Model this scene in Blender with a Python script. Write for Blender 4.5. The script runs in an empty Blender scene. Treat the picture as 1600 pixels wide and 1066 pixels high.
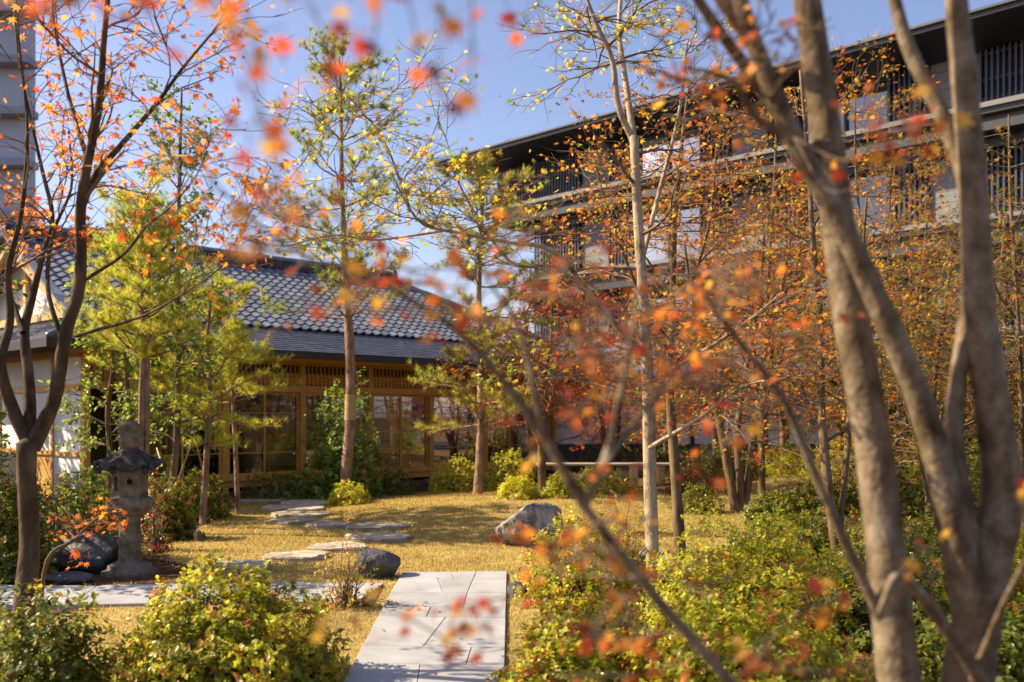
import bpy, bmesh, math, random
import numpy as np
from mathutils import Vector, Matrix

# ------------------------------------------------------------------ camera, sky, sun, exposure
sc = bpy.context.scene
COL = sc.collection
F, CX, HY, CAMZ = 1556.0, 800.0, 650.0, 1.6          # focal length in photo pixels, centre column, horizon row, eye height
cam_d = bpy.data.cameras.new('camera'); cam = bpy.data.objects.new('camera', cam_d); COL.objects.link(cam)
cam_d.sensor_width = 36.0; cam_d.lens = 36.0 * F / 1600.0
cam_d.shift_y = (HY - 533.0) / 1600.0
cam_d.clip_start = 0.05; cam_d.clip_end = 3000
cam.location = (0, 0, CAMZ); cam.rotation_euler = (math.radians(90), 0, 0)
cam_d.dof.use_dof = True; cam_d.dof.focus_distance = 10.0; cam_d.dof.aperture_fstop = 1.4; cam_d.dof.aperture_blades = 0
sc.camera = cam

SUN_AZ, SUN_EL = math.radians(-84), math.radians(39)   # azimuth from +Y towards +X
sdir = Vector((math.sin(SUN_AZ) * math.cos(SUN_EL), math.cos(SUN_AZ) * math.cos(SUN_EL), math.sin(SUN_EL)))
w = bpy.data.worlds.new('World'); sc.world = w; w.use_nodes = True
nt = w.node_tree; bg = nt.nodes['Background']
sky = nt.nodes.new('ShaderNodeTexSky'); sky.sky_type = 'NISHITA'; sky.sun_disc = False
sky.sun_elevation = SUN_EL; sky.sun_rotation = SUN_AZ
sky.altitude = 50; sky.air_density = 1.0; sky.dust_density = 1.3; sky.ozone_density = 3.0
tn = nt.nodes.new('ShaderNodeMixRGB'); tn.blend_type = 'MULTIPLY'; tn.inputs[0].default_value = 1; tn.inputs[2].default_value = (1.16, 0.98, 1.0, 1)   # warm white balance of the whole sky
nt.links.new(sky.outputs[0], tn.inputs[1]); nt.links.new(tn.outputs[0], bg.inputs[0]); bg.inputs[1].default_value = 0.096
sun_d = bpy.data.lights.new('sun', 'SUN'); sun = bpy.data.objects.new('sun', sun_d); COL.objects.link(sun)
sun_d.energy = 5.0; sun_d.angle = math.radians(0.53); sun_d.color = (1.0, 0.84, 0.60)
sun.rotation_euler = sdir.to_track_quat('Z', 'Y').to_euler(); sun.location = (-20, 30, 30)
sc.view_settings.view_transform = 'Standard'; sc.view_settings.look = 'None'
sc.view_settings.exposure = 1.08; sc.view_settings.gamma = 1.0; sc.view_settings.use_curve_mapping = False
sc.render.engine = 'CYCLES'
sc.cycles.use_denoising = True
sc.cycles.max_bounces = 7; sc.cycles.diffuse_bounces = 3; sc.cycles.glossy_bounces = 3
sc.cycles.transmission_bounces = 5; sc.cycles.transparent_max_bounces = 12
sc.cycles.caustics_reflective = False; sc.cycles.caustics_refractive = False
sc.cycles.sample_clamp_indirect = 6.0

# ------------------------------------------------------------------ terrain and pixel helpers
def gz(x, y):
    x = np.asarray(x, float); y = np.asarray(y, float)
    a = 10 - y
    soft = np.where(a > 1, a - 0.0, np.where(a < -1, 0, (a + 1) ** 2 / 4))
    z = -0.05 * np.clip(soft, 0, 9.5)
    z = z + 0.50 * np.exp(-((x - 6.0) / 3.2) ** 2 - ((y - 20.5) / 4.5) ** 2)
    z = z + 0.22 * np.exp(-((x - 0.3) / 2.6) ** 2 - ((y - 17.3) / 2.2) ** 2)
    z = z + 0.25 / (1 + np.exp(-(y - 26) * 1.2)) * (1 / (1 + np.exp(-(x - 0.5) * 1.5)))
    z = z + 0.012 * np.sin(x * 1.7 + 0.6 * y) + 0.010 * np.sin(y * 1.3 - x * 0.8 + 1)
    return z
def gzf(x, y): return float(gz(x, y))
def at(px, py, d): return np.array([(px - CX) / F * d, d, CAMZ + (HY - py) / F * d])
def G(px, py):                                         # ray of a photo pixel on to the ground
    lo, hi = 0.5, 60.0
    f = lambda d: (at(px, py, d)[2] - gzf((px - CX) / F * d, d))
    for _ in range(50):
        m = (lo + hi) / 2
        if f(m) > 0: lo = m
        else: hi = m
    return np.array([(px - CX) / F * lo, lo, gzf((px - CX) / F * lo, lo)])

# ------------------------------------------------------------------ materials
MATS = {}
def new_mat(name):
    m = bpy.data.materials.new(name); m.use_nodes = True; nt = m.node_tree; nt.nodes.clear()
    out = nt.nodes.new('ShaderNodeOutputMaterial'); MATS[name] = m
    return m, nt, out
def N(nt, typ, **kw):
    n = nt.nodes.new(typ)
    for k, v in kw.items():
        if k.startswith('i_'):
            key = k[2:]; n.inputs[int(key) if key.isdigit() else key.replace('_', ' ')].default_value = v
        else: setattr(n, k, v)
    return n
def ramp(nt, fac, stops):
    r = nt.nodes.new('ShaderNodeValToRGB'); e = r.color_ramp.elements
    while len(e) < len(stops): e.new(0.5)
    for k, (p, c) in enumerate(stops):
        e[k].position = p; e[k].color = (*c, 1) if len(c) == 3 else c
    nt.links.new(fac, r.inputs[0]); return r
def surf(name, stops, scale=6.0, rough=0.7, spec=0.3, bump=0.3, bscale=30.0, detail=6.0, stretch=None, dist=0.02, rrand=0.0, speck=0.0, metallic=0.0):
    """noise-coloured surface with relief; stretch squeezes the noise along axes"""
    m, nt, out = new_mat(name)
    co = N(nt, 'ShaderNodeTexCoord'); src = co.outputs['Object']
    if stretch:
        mp = N(nt, 'ShaderNodeMapping'); mp.inputs['Scale'].default_value = stretch
        nt.links.new(src, mp.inputs[0]); src = mp.outputs[0]
    n1 = N(nt, 'ShaderNodeTexNoise'); n1.inputs['Scale'].default_value = scale; n1.inputs['Detail'].default_value = detail
    n1.inputs['Roughness'].default_value = 0.62
    nt.links.new(src, n1.inputs['Vector'])
    r = ramp(nt, n1.outputs[0], stops)
    col = r.outputs[0]
    if rrand:
        oi = N(nt, 'ShaderNodeObjectInfo'); hs = N(nt, 'ShaderNodeHueSaturation')
        mr = N(nt, 'ShaderNodeMapRange'); mr.inputs['To Min'].default_value = 1 - rrand; mr.inputs['To Max'].default_value = 1 + rrand
        nt.links.new(oi.outputs['Random'], mr.inputs[0]); nt.links.new(mr.outputs[0], hs.inputs['Value'])
        nt.links.new(col, hs.inputs['Color']); col = hs.outputs[0]
    n2 = N(nt, 'ShaderNodeTexNoise'); n2.inputs['Scale'].default_value = bscale; n2.inputs['Detail'].default_value = 5
    nt.links.new(src, n2.inputs['Vector'])
    if speck:
        mx = N(nt, 'ShaderNodeMixRGB', blend_type='MULTIPLY'); mx.inputs[0].default_value = speck
        n3 = N(nt, 'ShaderNodeTexNoise'); n3.inputs['Scale'].default_value = bscale * 3; n3.inputs['Detail'].default_value = 2
        nt.links.new(src, n3.inputs['Vector'])
        rr = ramp(nt, n3.outputs[0], [(0.35, (0.25, 0.25, 0.25)), (0.6, (1, 1, 1))])
        nt.links.new(col, mx.inputs[1]); nt.links.new(rr.outputs[0], mx.inputs[2]); col = mx.outputs[0]
    p = N(nt, 'ShaderNodeBsdfPrincipled'); p.inputs['Roughness'].default_value = rough
    p.inputs['Specular IOR Level'].default_value = spec; p.inputs['Metallic'].default_value = metallic
    nt.links.new(col, p.inputs['Base Color'])
    b = N(nt, 'ShaderNodeBump'); b.inputs['Strength'].default_value = bump; b.inputs['Distance'].default_value = dist
    nt.links.new(n2.outputs[0], b.inputs['Height']); nt.links.new(b.outputs[0], p.inputs['Normal'])
    nt.links.new(p.outputs[0], out.inputs[0]); return m
def leaf_shader(nt, out, col, trans, rough, spec, tgain=1.3):
    p = N(nt, 'ShaderNodeBsdfPrincipled'); p.inputs['Roughness'].default_value = rough; p.inputs['Specular IOR Level'].default_value = spec
    nt.links.new(col, p.inputs['Base Color'])
    t = N(nt, 'ShaderNodeBsdfTranslucent')
    g = N(nt, 'ShaderNodeMixRGB', blend_type='MULTIPLY'); g.inputs[0].default_value = 1; g.inputs[2].default_value = (tgain, tgain, tgain * 0.8, 1)
    nt.links.new(col, g.inputs[1]); nt.links.new(g.outputs[0], t.inputs[0])
    mx = N(nt, 'ShaderNodeMixShader'); mx.inputs[0].default_value = trans
    nt.links.new(p.outputs[0], mx.inputs[1]); nt.links.new(t.outputs[0], mx.inputs[2]); nt.links.new(mx.outputs[0], out.inputs[0])
def leaf_mat(name, trans=0.5, rough=0.5, spec=0.3, tgain=1.3):
    m, nt, out = new_mat(name)
    a = N(nt, 'ShaderNodeAttribute', attribute_name='tint')
    leaf_shader(nt, out, a.outputs['Color'], trans, rough, spec, tgain); return m
def leaf_obj_mat(name, stops, trans=0.55):
    m, nt, out = new_mat(name)
    oi = N(nt, 'ShaderNodeObjectInfo')
    co = N(nt, 'ShaderNodeTexCoord'); nz = N(nt, 'ShaderNodeTexNoise'); nz.inputs['Scale'].default_value = 22
    nt.links.new(co.outputs['Object'], nz.inputs['Vector'])
    ad = N(nt, 'ShaderNodeMath', operation='MULTIPLY_ADD'); ad.inputs[1].default_value = 0.3; ad.inputs[2].default_value = -0.15
    nt.links.new(nz.outputs[0], ad.inputs[0])
    a2 = N(nt, 'ShaderNodeMath', operation='ADD'); nt.links.new(oi.outputs['Random'], a2.inputs[0]); nt.links.new(ad.outputs[0], a2.inputs[1])
    r = ramp(nt, a2.outputs[0], stops)
    leaf_shader(nt, out, r.outputs[0], trans, 0.5, 0.3, 1.4); return m
def plain(name, c, rough=0.5, spec=0.4, metallic=0.0, var=0.12, scale=5, bump=0.08, stretch=None):
    lo = tuple(x * (1 - var) for x in c); hi = tuple(x * (1 + var) for x in c)
    return surf(name, [(0.3, lo), (0.7, hi)], scale=scale, rough=rough, spec=spec, bump=bump, bscale=40, metallic=metallic, stretch=stretch, dist=0.01)
def glass_mat(name, tint, refl=1.0):
    m, nt, out = new_mat(name)
    fr = N(nt, 'ShaderNodeFresnel'); fr.inputs[0].default_value = 1.52
    gl = N(nt, 'ShaderNodeBsdfGlossy'); gl.inputs['Roughness'].default_value = 0.015
    tr = N(nt, 'ShaderNodeBsdfTransparent'); tr.inputs[0].default_value = (*tint, 1)
    ma = N(nt, 'ShaderNodeMath', operation='MULTIPLY_ADD'); ma.inputs[1].default_value = refl; ma.inputs[2].default_value = 0.05
    co = N(nt, 'ShaderNodeTexCoord'); nz = N(nt, 'ShaderNodeTexNoise'); nz.inputs['Scale'].default_value = 0.9
    nt.links.new(co.outputs['Object'], nz.inputs['Vector'])
    b = N(nt, 'ShaderNodeBump'); b.inputs['Strength'].default_value = 0.04; b.inputs['Distance'].default_value = 0.05
    nt.links.new(nz.outputs[0], b.inputs['Height']); nt.links.new(b.outputs[0], gl.inputs['Normal'])
    mx = N(nt, 'ShaderNodeMixShader'); nt.links.new(fr.outputs[0], ma.inputs[0]); nt.links.new(ma.outputs[0], mx.inputs[0])
    nt.links.new(tr.outputs[0], mx.inputs[1]); nt.links.new(gl.outputs[0], mx.inputs[2]); nt.links.new(mx.outputs[0], out.inputs[0]); return m

surf('soil', [(0.3, (0.035, 0.022, 0.012)), (0.5, (0.09, 0.05, 0.022)), (0.7, (0.16, 0.085, 0.035))], scale=9, bump=0.8, bscale=45, rough=0.95, spec=0.1, dist=0.03)
surf('turf', [(0.25, (0.20, 0.155, 0.05)), (0.5, (0.38, 0.29, 0.10)), (0.75, (0.52, 0.41, 0.17))], scale=1.6, detail=10, bump=0.7, bscale=60, rough=0.95, spec=0.05, dist=0.03)
leaf_mat('grass_blade', 0.4, 0.6, 0.15, 1.2)
surf('granite_paving', [(0.25, (0.24, 0.235, 0.23)), (0.42, (0.37, 0.37, 0.372)), (0.7, (0.48, 0.482, 0.49))], scale=2.2, detail=9, bump=0.25, bscale=140, rough=0.75, spec=0.3, speck=0.45, rrand=0.1, dist=0.006)
surf('joint', [(0.3, (0.05, 0.045, 0.035)), (0.7, (0.10, 0.085, 0.06))], scale=20, rough=0.95, spec=0.1)
surf('step_stone', [(0.3, (0.26, 0.21, 0.15)), (0.55, (0.40, 0.34, 0.25)), (0.75, (0.50, 0.44, 0.35))], scale=5, bump=0.6, bscale=22, rough=0.85, rrand=0.12, dist=0.03)
surf('dark_rock', [(0.3, (0.022, 0.022, 0.024)), (0.52, (0.055, 0.054, 0.055)), (0.75, (0.13, 0.125, 0.12))], scale=5, bump=0.7, bscale=14, rough=0.6, spec=0.4, dist=0.04)
surf('veined_rock', [(0.3, (0.06, 0.056, 0.055)), (0.46, (0.17, 0.16, 0.15)), (0.58, (0.32, 0.30, 0.27)), (0.72, (0.46, 0.43, 0.38))], scale=4, bump=0.9, bscale=9, rough=0.75, stretch=(2.2, 2.2, 0.8), dist=0.06)
surf('lantern_stone', [(0.28, (0.06, 0.05, 0.034)), (0.5, (0.17, 0.14, 0.095)), (0.72, (0.28, 0.235, 0.165))], scale=9, bump=0.5, bscale=70, rough=0.9, spec=0.15, speck=0.3, dist=0.01)
surf('lantern_cap', [(0.28, (0.025, 0.025, 0.025)), (0.5, (0.06, 0.056, 0.05)), (0.75, (0.14, 0.125, 0.10))], scale=12, bump=0.6, bscale=60, rough=0.9, spec=0.15, speck=0.3, dist=0.012)
surf('bark_pale', [(0.3, (0.13, 0.085, 0.05)), (0.45, (0.34, 0.26, 0.17)), (0.7, (0.52, 0.43, 0.30))], scale=9, bump=0.8, bscale=24, rough=0.85, spec=0.2, stretch=(1, 1, 0.5), dist=0.015)
surf('bark_maple', [(0.28, (0.06, 0.038, 0.018)), (0.5, (0.15, 0.10, 0.052)), (0.72, (0.26, 0.185, 0.105))], scale=8, bump=0.6, bscale=22, rough=0.85, spec=0.2, stretch=(1, 1, 0.35), dist=0.015)
surf('bark_dark', [(0.28, (0.03, 0.02, 0.011)), (0.5, (0.085, 0.058, 0.032)), (0.72, (0.17, 0.12, 0.07))], scale=8, bump=0.8, bscale=22, rough=0.85, spec=0.2, stretch=(1, 1, 0.5), dist=0.015)
surf('bark_twig', [(0.3, (0.10, 0.065, 0.042)), (0.7, (0.24, 0.165, 0.11))], scale=9, bump=0.2, rough=0.8)
surf('bark_front', [(0.26, (0.05, 0.034, 0.02)), (0.40, (0.13, 0.092, 0.052)), (0.52, (0.22, 0.165, 0.10)), (0.64, (0.31, 0.245, 0.16)), (0.74, (0.43, 0.37, 0.27))], scale=11, detail=9, bump=1.0, bscale=34, rough=0.9, spec=0.12, stretch=(1, 1, 0.7), dist=0.012, speck=0.35)
surf('bark_pine', [(0.3, (0.10, 0.06, 0.038)), (0.5, (0.26, 0.165, 0.105)), (0.72, (0.40, 0.27, 0.18))], scale=12, bump=1.0, bscale=26, rough=0.9, spec=0.15, stretch=(1, 1, 0.45), dist=0.03)
surf('straw_wrap', [(0.3, (0.36, 0.24, 0.10)), (0.7, (0.55, 0.40, 0.19))], scale=10, bump=0.8, bscale=60, rough=0.9, stretch=(1, 1, 4))
surf('bamboo', [(0.3, (0.30, 0.23, 0.12)), (0.7, (0.46, 0.37, 0.21))], scale=6, rough=0.5, stretch=(1, 1, 0.3))
leaf_mat('maple_leaf', 0.6, 0.5, 0.15, 1.7)
leaf_mat('shrub_leaf', 0.5, 0.36, 0.42, 1.6)
leaf_mat('needle', 0.55, 0.5, 0.15, 1.6)
leaf_obj_mat('near_leaf', [(0.0, (0.16, 0.05, 0.025)), (0.15, (0.42, 0.04, 0.025)), (0.35, (0.55, 0.09, 0.03)), (0.55, (0.58, 0.16, 0.03)), (0.8, (0.60, 0.26, 0.04)), (0.95, (0.60, 0.38, 0.06)), (1.0, (0.25, 0.10, 0.04))])
surf('timber', [(0.3, (0.46, 0.22, 0.045)), (0.5, (0.58, 0.30, 0.07)), (0.7, (0.68, 0.38, 0.10))], scale=7, rough=0.5, spec=0.3, bump=0.15, stretch=(0.6, 0.6, 4), rrand=0.08)
surf('timber_light', [(0.3, (0.50, 0.33, 0.14)), (0.7, (0.66, 0.47, 0.24))], scale=7, rough=0.55, bump=0.15, stretch=(3, 3, 0.6), rrand=0.06)
surf('timber_weathered', [(0.3, (0.30, 0.25, 0.18)), (0.7, (0.46, 0.39, 0.29))], scale=7, rough=0.7, bump=0.2, stretch=(0.5, 4, 4), rrand=0.06)
plain('plaster', (0.78, 0.77, 0.76), 0.85, 0.15, var=0.04, scale=2)
plain('room_wall', (0.50, 0.40, 0.27), 0.85, 0.1, var=0.08, scale=2)
plain('tatami', (0.42, 0.34, 0.17), 0.8, 0.1, var=0.1)
plain('dark_wood', (0.035, 0.025, 0.018), 0.5)
surf('roof_tile', [(0.3, (0.10, 0.112, 0.14)), (0.7, (0.215, 0.232, 0.27))], scale=3, rough=0.36, spec=0.5, bump=0.1, rrand=0.3)
surf('roof_strip', [(0.3, (0.09, 0.10, 0.14)), (0.7, (0.18, 0.195, 0.24))], scale=3, rough=0.32, spec=0.6, bump=0.1, stretch=(2, 2, 1))
plain('roof_dark', (0.03, 0.032, 0.038), 0.5, 0.4)
plain('gutter', (0.02, 0.02, 0.022), 0.45, 0.5)
plain('charcoal_metal', (0.022, 0.024, 0.03), 0.45, 0.5)
plain('slat_metal', (0.045, 0.05, 0.062), 0.45, 0.5)
plain('screen_back', (0.018, 0.019, 0.024), 0.6, 0.3)
plain('concrete', (0.12, 0.12, 0.124), 0.8, 0.2, var=0.08, scale=1.5)
plain('panel_cladding', (0.21, 0.208, 0.205), 0.75, 0.2, var=0.07, scale=1.5)
plain('tower_paint', (0.46, 0.48, 0.53), 0.8, 0.2, var=0.04)
plain('tower_slab', (0.30, 0.32, 0.36), 0.8, 0.2)
plain('blue_roof', (0.11, 0.15, 0.24), 0.5, 0.4)
plain('foundation', (0.08, 0.08, 0.085), 0.9, 0.2, var=0.2)
plain('black_plastic', (0.01, 0.01, 0.01), 0.4)
glass_mat('door_glass', (0.62, 0.62, 0.58), 1.0)
glass_mat('hotel_glass', (0.10, 0.115, 0.13), 2.2)

# ------------------------------------------------------------------ mesh helpers
ORG = {}
def empty(name, loc, label, cat, group=None, kind=None):
    o = bpy.data.objects.new(name, None); COL.objects.link(o); o.location = tuple(loc)
    o.empty_display_size = 0.2
    o['label'] = label; o['category'] = cat
    if group: o['group'] = group
    if kind: o['kind'] = kind
    ORG[o.name] = np.array(loc, float); return o
def tag(o, label, cat=None, group=None):
    o['label'] = label
    if cat: o['category'] = cat
    if group: o['group'] = group
    return o
class Acc:
    def __init__(s): s.V = []; s.Q = []; s.T = []; s.C = []; s.n = 0
    def add(s, V, Q=None, T=None, C=None):
        V = np.asarray(V, float).reshape(-1, 3)
        if Q is not None and len(Q): s.Q.append(np.asarray(Q, int) + s.n)
        if T is not None and len(T): s.T.append(np.asarray(T, int) + s.n)
        if C is not None: s.C.append(C)
        s.V.append(V); s.n += len(V)
    def box(s, c, ex, ey, ez):                          # centre and three half-axis vectors
        c, ex, ey, ez = (np.asarray(a, float) for a in (c, ex, ey, ez))
        sg = np.array([(-1,-1,-1),(1,-1,-1),(1,1,-1),(-1,1,-1),(-1,-1,1),(1,-1,1),(1,1,1),(-1,1,1)])
        V = c + sg[:, :1] * ex + sg[:, 1:2] * ey + sg[:, 2:] * ez
        s.add(V, [(0,3,2,1),(4,5,6,7),(0,1,5,4),(1,2,6,5),(2,3,7,6),(3,0,4,7)])
    def bar(s, a, b, wd, h=None, up=(0, 0, 1)):
        a = np.asarray(a, float); b = np.asarray(b, float); h = h or wd
        d = b - a; L = np.linalg.norm(d); d /= L; up = np.asarray(up, float)
        sd = np.cross(d, up); sd /= np.linalg.norm(sd); u = np.cross(sd, d)
        s.box((a + b) / 2, d * L / 2, sd * wd / 2, u * h / 2)
    def tube(s, P, R, sides=6, cap=True, noise=0.0, rng=None):
        P = np.asarray(P, float); R = np.asarray(R, float); n = len(P)
        T = np.gradient(P, axis=0); T /= (np.linalg.norm(T, axis=1, keepdims=True) + 1e-9)
        ref = np.array([0.0, 0, 1]) if abs(T[:, 2].mean()) < 0.75 else np.array([0.0, 1, 0.02])
        U = np.cross(T, ref); U /= (np.linalg.norm(U, axis=1, keepdims=True) + 1e-9); W = np.cross(T, U)
        a = np.linspace(0, 2 * np.pi, sides, endpoint=False)
        rr = R[:, None] * np.ones((1, sides))
        if noise: rr = rr * (1 + noise * rng.normal(size=rr.shape))
        V = P[:, None, :] + rr[..., None] * (np.cos(a)[None, :, None] * U[:, None, :] + np.sin(a)[None, :, None] * W[:, None, :])
        i = np.arange(n - 1)[:, None] * sides; j = np.arange(sides)[None, :]; k = (j + 1) % sides
        Q = np.stack([i + j, i + sides + j, i + sides + k, i + k], -1).reshape(-1, 4)
        V = V.reshape(-1, 3); Tt = None
        if cap:
            V = np.vstack([V, P[-1] + T[-1] * R[-1] * 0.6]); b = (n - 1) * sides; e = len(V) - 1
            Tt = np.stack([b + j[0], np.full(sides, e), b + k[0]], -1)
        s.add(V, Q, Tt)
    def lathe(s, prof, c, sides=24, ang=0.0, mod=None):  # prof: (r, z)
        c = np.asarray(c, float); a = np.linspace(0, 2 * np.pi, sides, endpoint=False) + ang
        V = []
        for r, z in prof:
            f = 1.0 if mod is None else mod(a)
            V.append(np.stack([c[0] + r * f * np.cos(a), c[1] + r * f * np.sin(a), np.full(sides, c[2] + z)], 1))
        V = np.vstack(V); n = len(prof)
        i = np.arange(n - 1)[:, None] * sides; j = np.arange(sides)[None, :]; k = (j + 1) % sides
        Q = np.stack([i + j, i + k, i + sides + k, i + sides + j], -1).reshape(-1, 4)
        s.add(V, Q)
    def mesh(s, name, smooth=False, org=(0, 0, 0)):
        me = bpy.data.meshes.new(name)
        V = np.vstack(s.V) - np.asarray(org, float)
        Q = np.vstack(s.Q) if s.Q else np.zeros((0, 4), int); T = np.vstack(s.T) if s.T else np.zeros((0, 3), int)
        me.vertices.add(len(V)); me.vertices.foreach_set('co', V.astype(np.float32).ravel())
        nl = Q.size + T.size; me.loops.add(nl)
        me.loops.foreach_set('vertex_index', np.concatenate([Q.ravel(), T.ravel()]).astype(np.int32))
        me.polygons.add(len(Q) + len(T))
        st = np.concatenate([np.arange(len(Q)) * 4, Q.size + np.arange(len(T)) * 3]).astype(np.int32)
        me.polygons.foreach_set('loop_start', st)
        me.polygons.foreach_set('use_smooth', np.full(len(st), bool(smooth)))
        me.update(calc_edges=True)
        if s.C:
            at_ = me.attributes.new('tint', 'FLOAT_COLOR', 'POINT')
            c = np.vstack(s.C); c = np.hstack([c, np.ones((len(c), 1))]); at_.data.foreach_set('color', c.astype(np.float32).ravel())
        me.validate(); return me
    def obj(s, name, mat, parent=None, smooth=False, kind=None):
        o_org = ORG[parent.name] if parent is not None else np.zeros(3)
        me = s.mesh(name, smooth, o_org); me.materials.append(MATS[mat])
        o = bpy.data.objects.new(name, me); COL.objects.link(o)
        if parent is not None: o.parent = parent; ORG[o.name] = o_org
        else: ORG[o.name] = np.zeros(3)
        if kind: o['kind'] = kind
        return o
def bevel_obj(o, wd=0.01, seg=2):
    m = o.modifiers.new('bevel', 'BEVEL'); m.width = wd; m.segments = seg; m.limit_method = 'ANGLE'; return o
def spline(P, n):
    P = np.asarray(P, float); k = len(P)
    if k < 3:
        t = np.linspace(0, 1, n)[:, None]; return P[0] * (1 - t) + P[-1] * t
    ex = np.vstack([2 * P[0] - P[1], P, 2 * P[-1] - P[-2]])
    u = np.linspace(0, k - 1 - 1e-6, n); i = u.astype(int); f = (u - i)[:, None]
    a, b, c, d = ex[i], ex[i + 1], ex[i + 2], ex[i + 3]
    return 0.5 * (2 * b + (c - a) * f + (2 * a - 5 * b + 4 * c - d) * f ** 2 + (3 * b - a - 3 * c + d) * f ** 3)
def unit(v): v = np.asarray(v, float); return v / (np.linalg.norm(v, axis=-1, keepdims=True) + 1e-9)

# ------------------------------------------------------------------ leaves
def star_template(lobes, detail=True):
    ang = {5: [-100, -52, 0, 52, 100], 7: [-128, -84, -42, 0, 42, 84, 128]}[lobes]
    ln = {5: [0.55, 0.85, 1.0, 0.85, 0.55], 7: [0.42, 0.72, 0.92, 1.0, 0.92, 0.72, 0.42]}[lobes]
    if not detail:                                     # thin triangle per lobe
        V = []; T = []
        for a, l in zip(ang, ln):
            a = math.radians(a); d = np.array([math.cos(a), math.sin(a), 0]); p = np.array([-d[1], d[0], 0])
            b = len(V); V += [p * 0.16 - d * 0.05, d * l, -p * 0.16 - d * 0.05]; T.append((b, b + 2, b + 1))
        return np.array(V), np.array(T)
    V = [np.zeros(3)]
    ring = []
    for k, (a, l) in enumerate(zip(ang, ln)):
        a = math.radians(a)
        if k: 
            m = math.radians((ang[k] + ang[k - 1]) / 2); ring.append((0.36 * math.cos(m), 0.36 * math.sin(m)))
        wv = 0.14
        ring.append((0.62 * l * math.cos(a - wv), 0.62 * l * math.sin(a - wv)))
        ring.append((l * math.cos(a), l * math.sin(a)))
        ring.append((0.62 * l * math.cos(a + wv), 0.62 * l * math.sin(a + wv)))
    ring.append((-0.08, 0.0))
    V += [np.array([x, y, 0]) for x, y in ring]
    n = len(ring); T = [(0, 1 + k, 1 + (k + 1) % n) for k in range(n)]
    return np.array(V), np.array(T)
STAR7, STAR5, STAR_FAR = star_template(7), star_template(5), star_template(5, False)
def oval_template(wd=0.34):
    V = np.array([(0, 0, 0), (0.35, wd * .8, .06), (0.7, wd * .72, .05), (1, 0, -0.02), (0.7, -wd * .72, .05), (0.35, -wd * .8, .06), (0.5, 0, 0)])
    T = np.array([(0, 6, 1), (1, 6, 2), (2, 6, 3), (3, 6, 4), (4, 6, 5), (5, 6, 0)])
    return V, T
OVAL = oval_template(); OVAL_WIDE = oval_template(0.48)
DIAMOND = (np.array([(0, 0, 0), (0.5, 0.3, 0.05), (1, 0, 0), (0.5, -0.3, 0.05)]), np.array([(0, 2, 1), (0, 3, 2)]))
def leaves(acc, rng, P, T, Nn, S, tmpl, C, curl=0.25):
    V, F3 = tmpl; n = len(P); k = len(V)
    T = unit(T); B = unit(np.cross(Nn, T)); Nn = np.cross(T, B)
    r2 = (V[:, 0] ** 2 + V[:, 1] ** 2)
    cz = rng.uniform(-0.3, 1.0, n) * curl
    S = np.asarray(S)[:, None, None]
    z = V[None, :, 2] - cz[:, None] * r2[None, :]
    W = P[:, None, :] + S * (V[None, :, 0:1] * T[:, None, :] + V[None, :, 1:2] * B[:, None, :] + z[..., None] * Nn[:, None, :])
    FT = (F3[None] + (np.arange(n) * k)[:, None, None]).reshape(-1, 3)
    acc.add(W.reshape(-1, 3), None, FT, np.repeat(C, k, axis=0))
def pick(rng, n, pal, jit=0.18):
    cs = np.array([p[0] for p in pal], float); ws = np.array([p[1] for p in pal], float)
    i = rng.choice(len(cs), n, p=ws / ws.sum()); i2 = rng.choice(len(cs), n, p=ws / ws.sum())
    f = rng.uniform(0, 0.45, n)[:, None]
    c = cs[i] * (1 - f) + cs[i2] * f
    return np.clip(c * rng.uniform(1 - jit, 1 + jit, (n, 1)) * rng.uniform(0.93, 1.07, (n, 3)), 0, 1)
RED = (0.48, 0.06, 0.03); ORANGE = (0.62, 0.19, 0.03); AMBER = (0.60, 0.29, 0.045); YELLOW = (0.64, 0.46, 0.05)
OLIVE = (0.28, 0.245, 0.04); GREEN = (0.10, 0.19, 0.02); RUST = (0.36, 0.11, 0.03); BROWN = (0.20, 0.09, 0.035); LIME = (0.27, 0.34, 0.03)

# ------------------------------------------------------------------ trees
def stem_world(D, pts, drift=0.0, wob=0.0, rng=None, n=None, wk=0.86):
    """pts: (px, py or None for the ground, width px); returns path, radii"""
    Pw = []; Rw = []; m = len(pts)
    for k, (px, py, wp) in enumerate(pts):
        d = D + drift * k / max(1, m - 1)
        if py is None:
            x = (px - CX) / F * d; p = np.array([x, d, gzf(x, d) - 0.08])
        else: p = at(px, py, d)
        if wob and k > 1: p = p + np.array([0, rng.normal() * wob, 0])
        Pw.append(p); Rw.append(wk * wp / 2 / F * d)
    n = n or max(8, 4 * m)
    P = spline(Pw, n); R = np.interp(np.linspace(0, m - 1, n), np.arange(m), Rw)
    return P, R
def twig_path(rng, p0, d0, L, nseg, wig, trop):
    P = [np.array(p0)]; d = unit(d0)
    for _ in range(nseg):
        d = unit(d + rng.normal(size=3) * wig + np.array([0, 0, trop]))
        P.append(P[-1] + d * L / nseg)
    return np.array(P)
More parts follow.
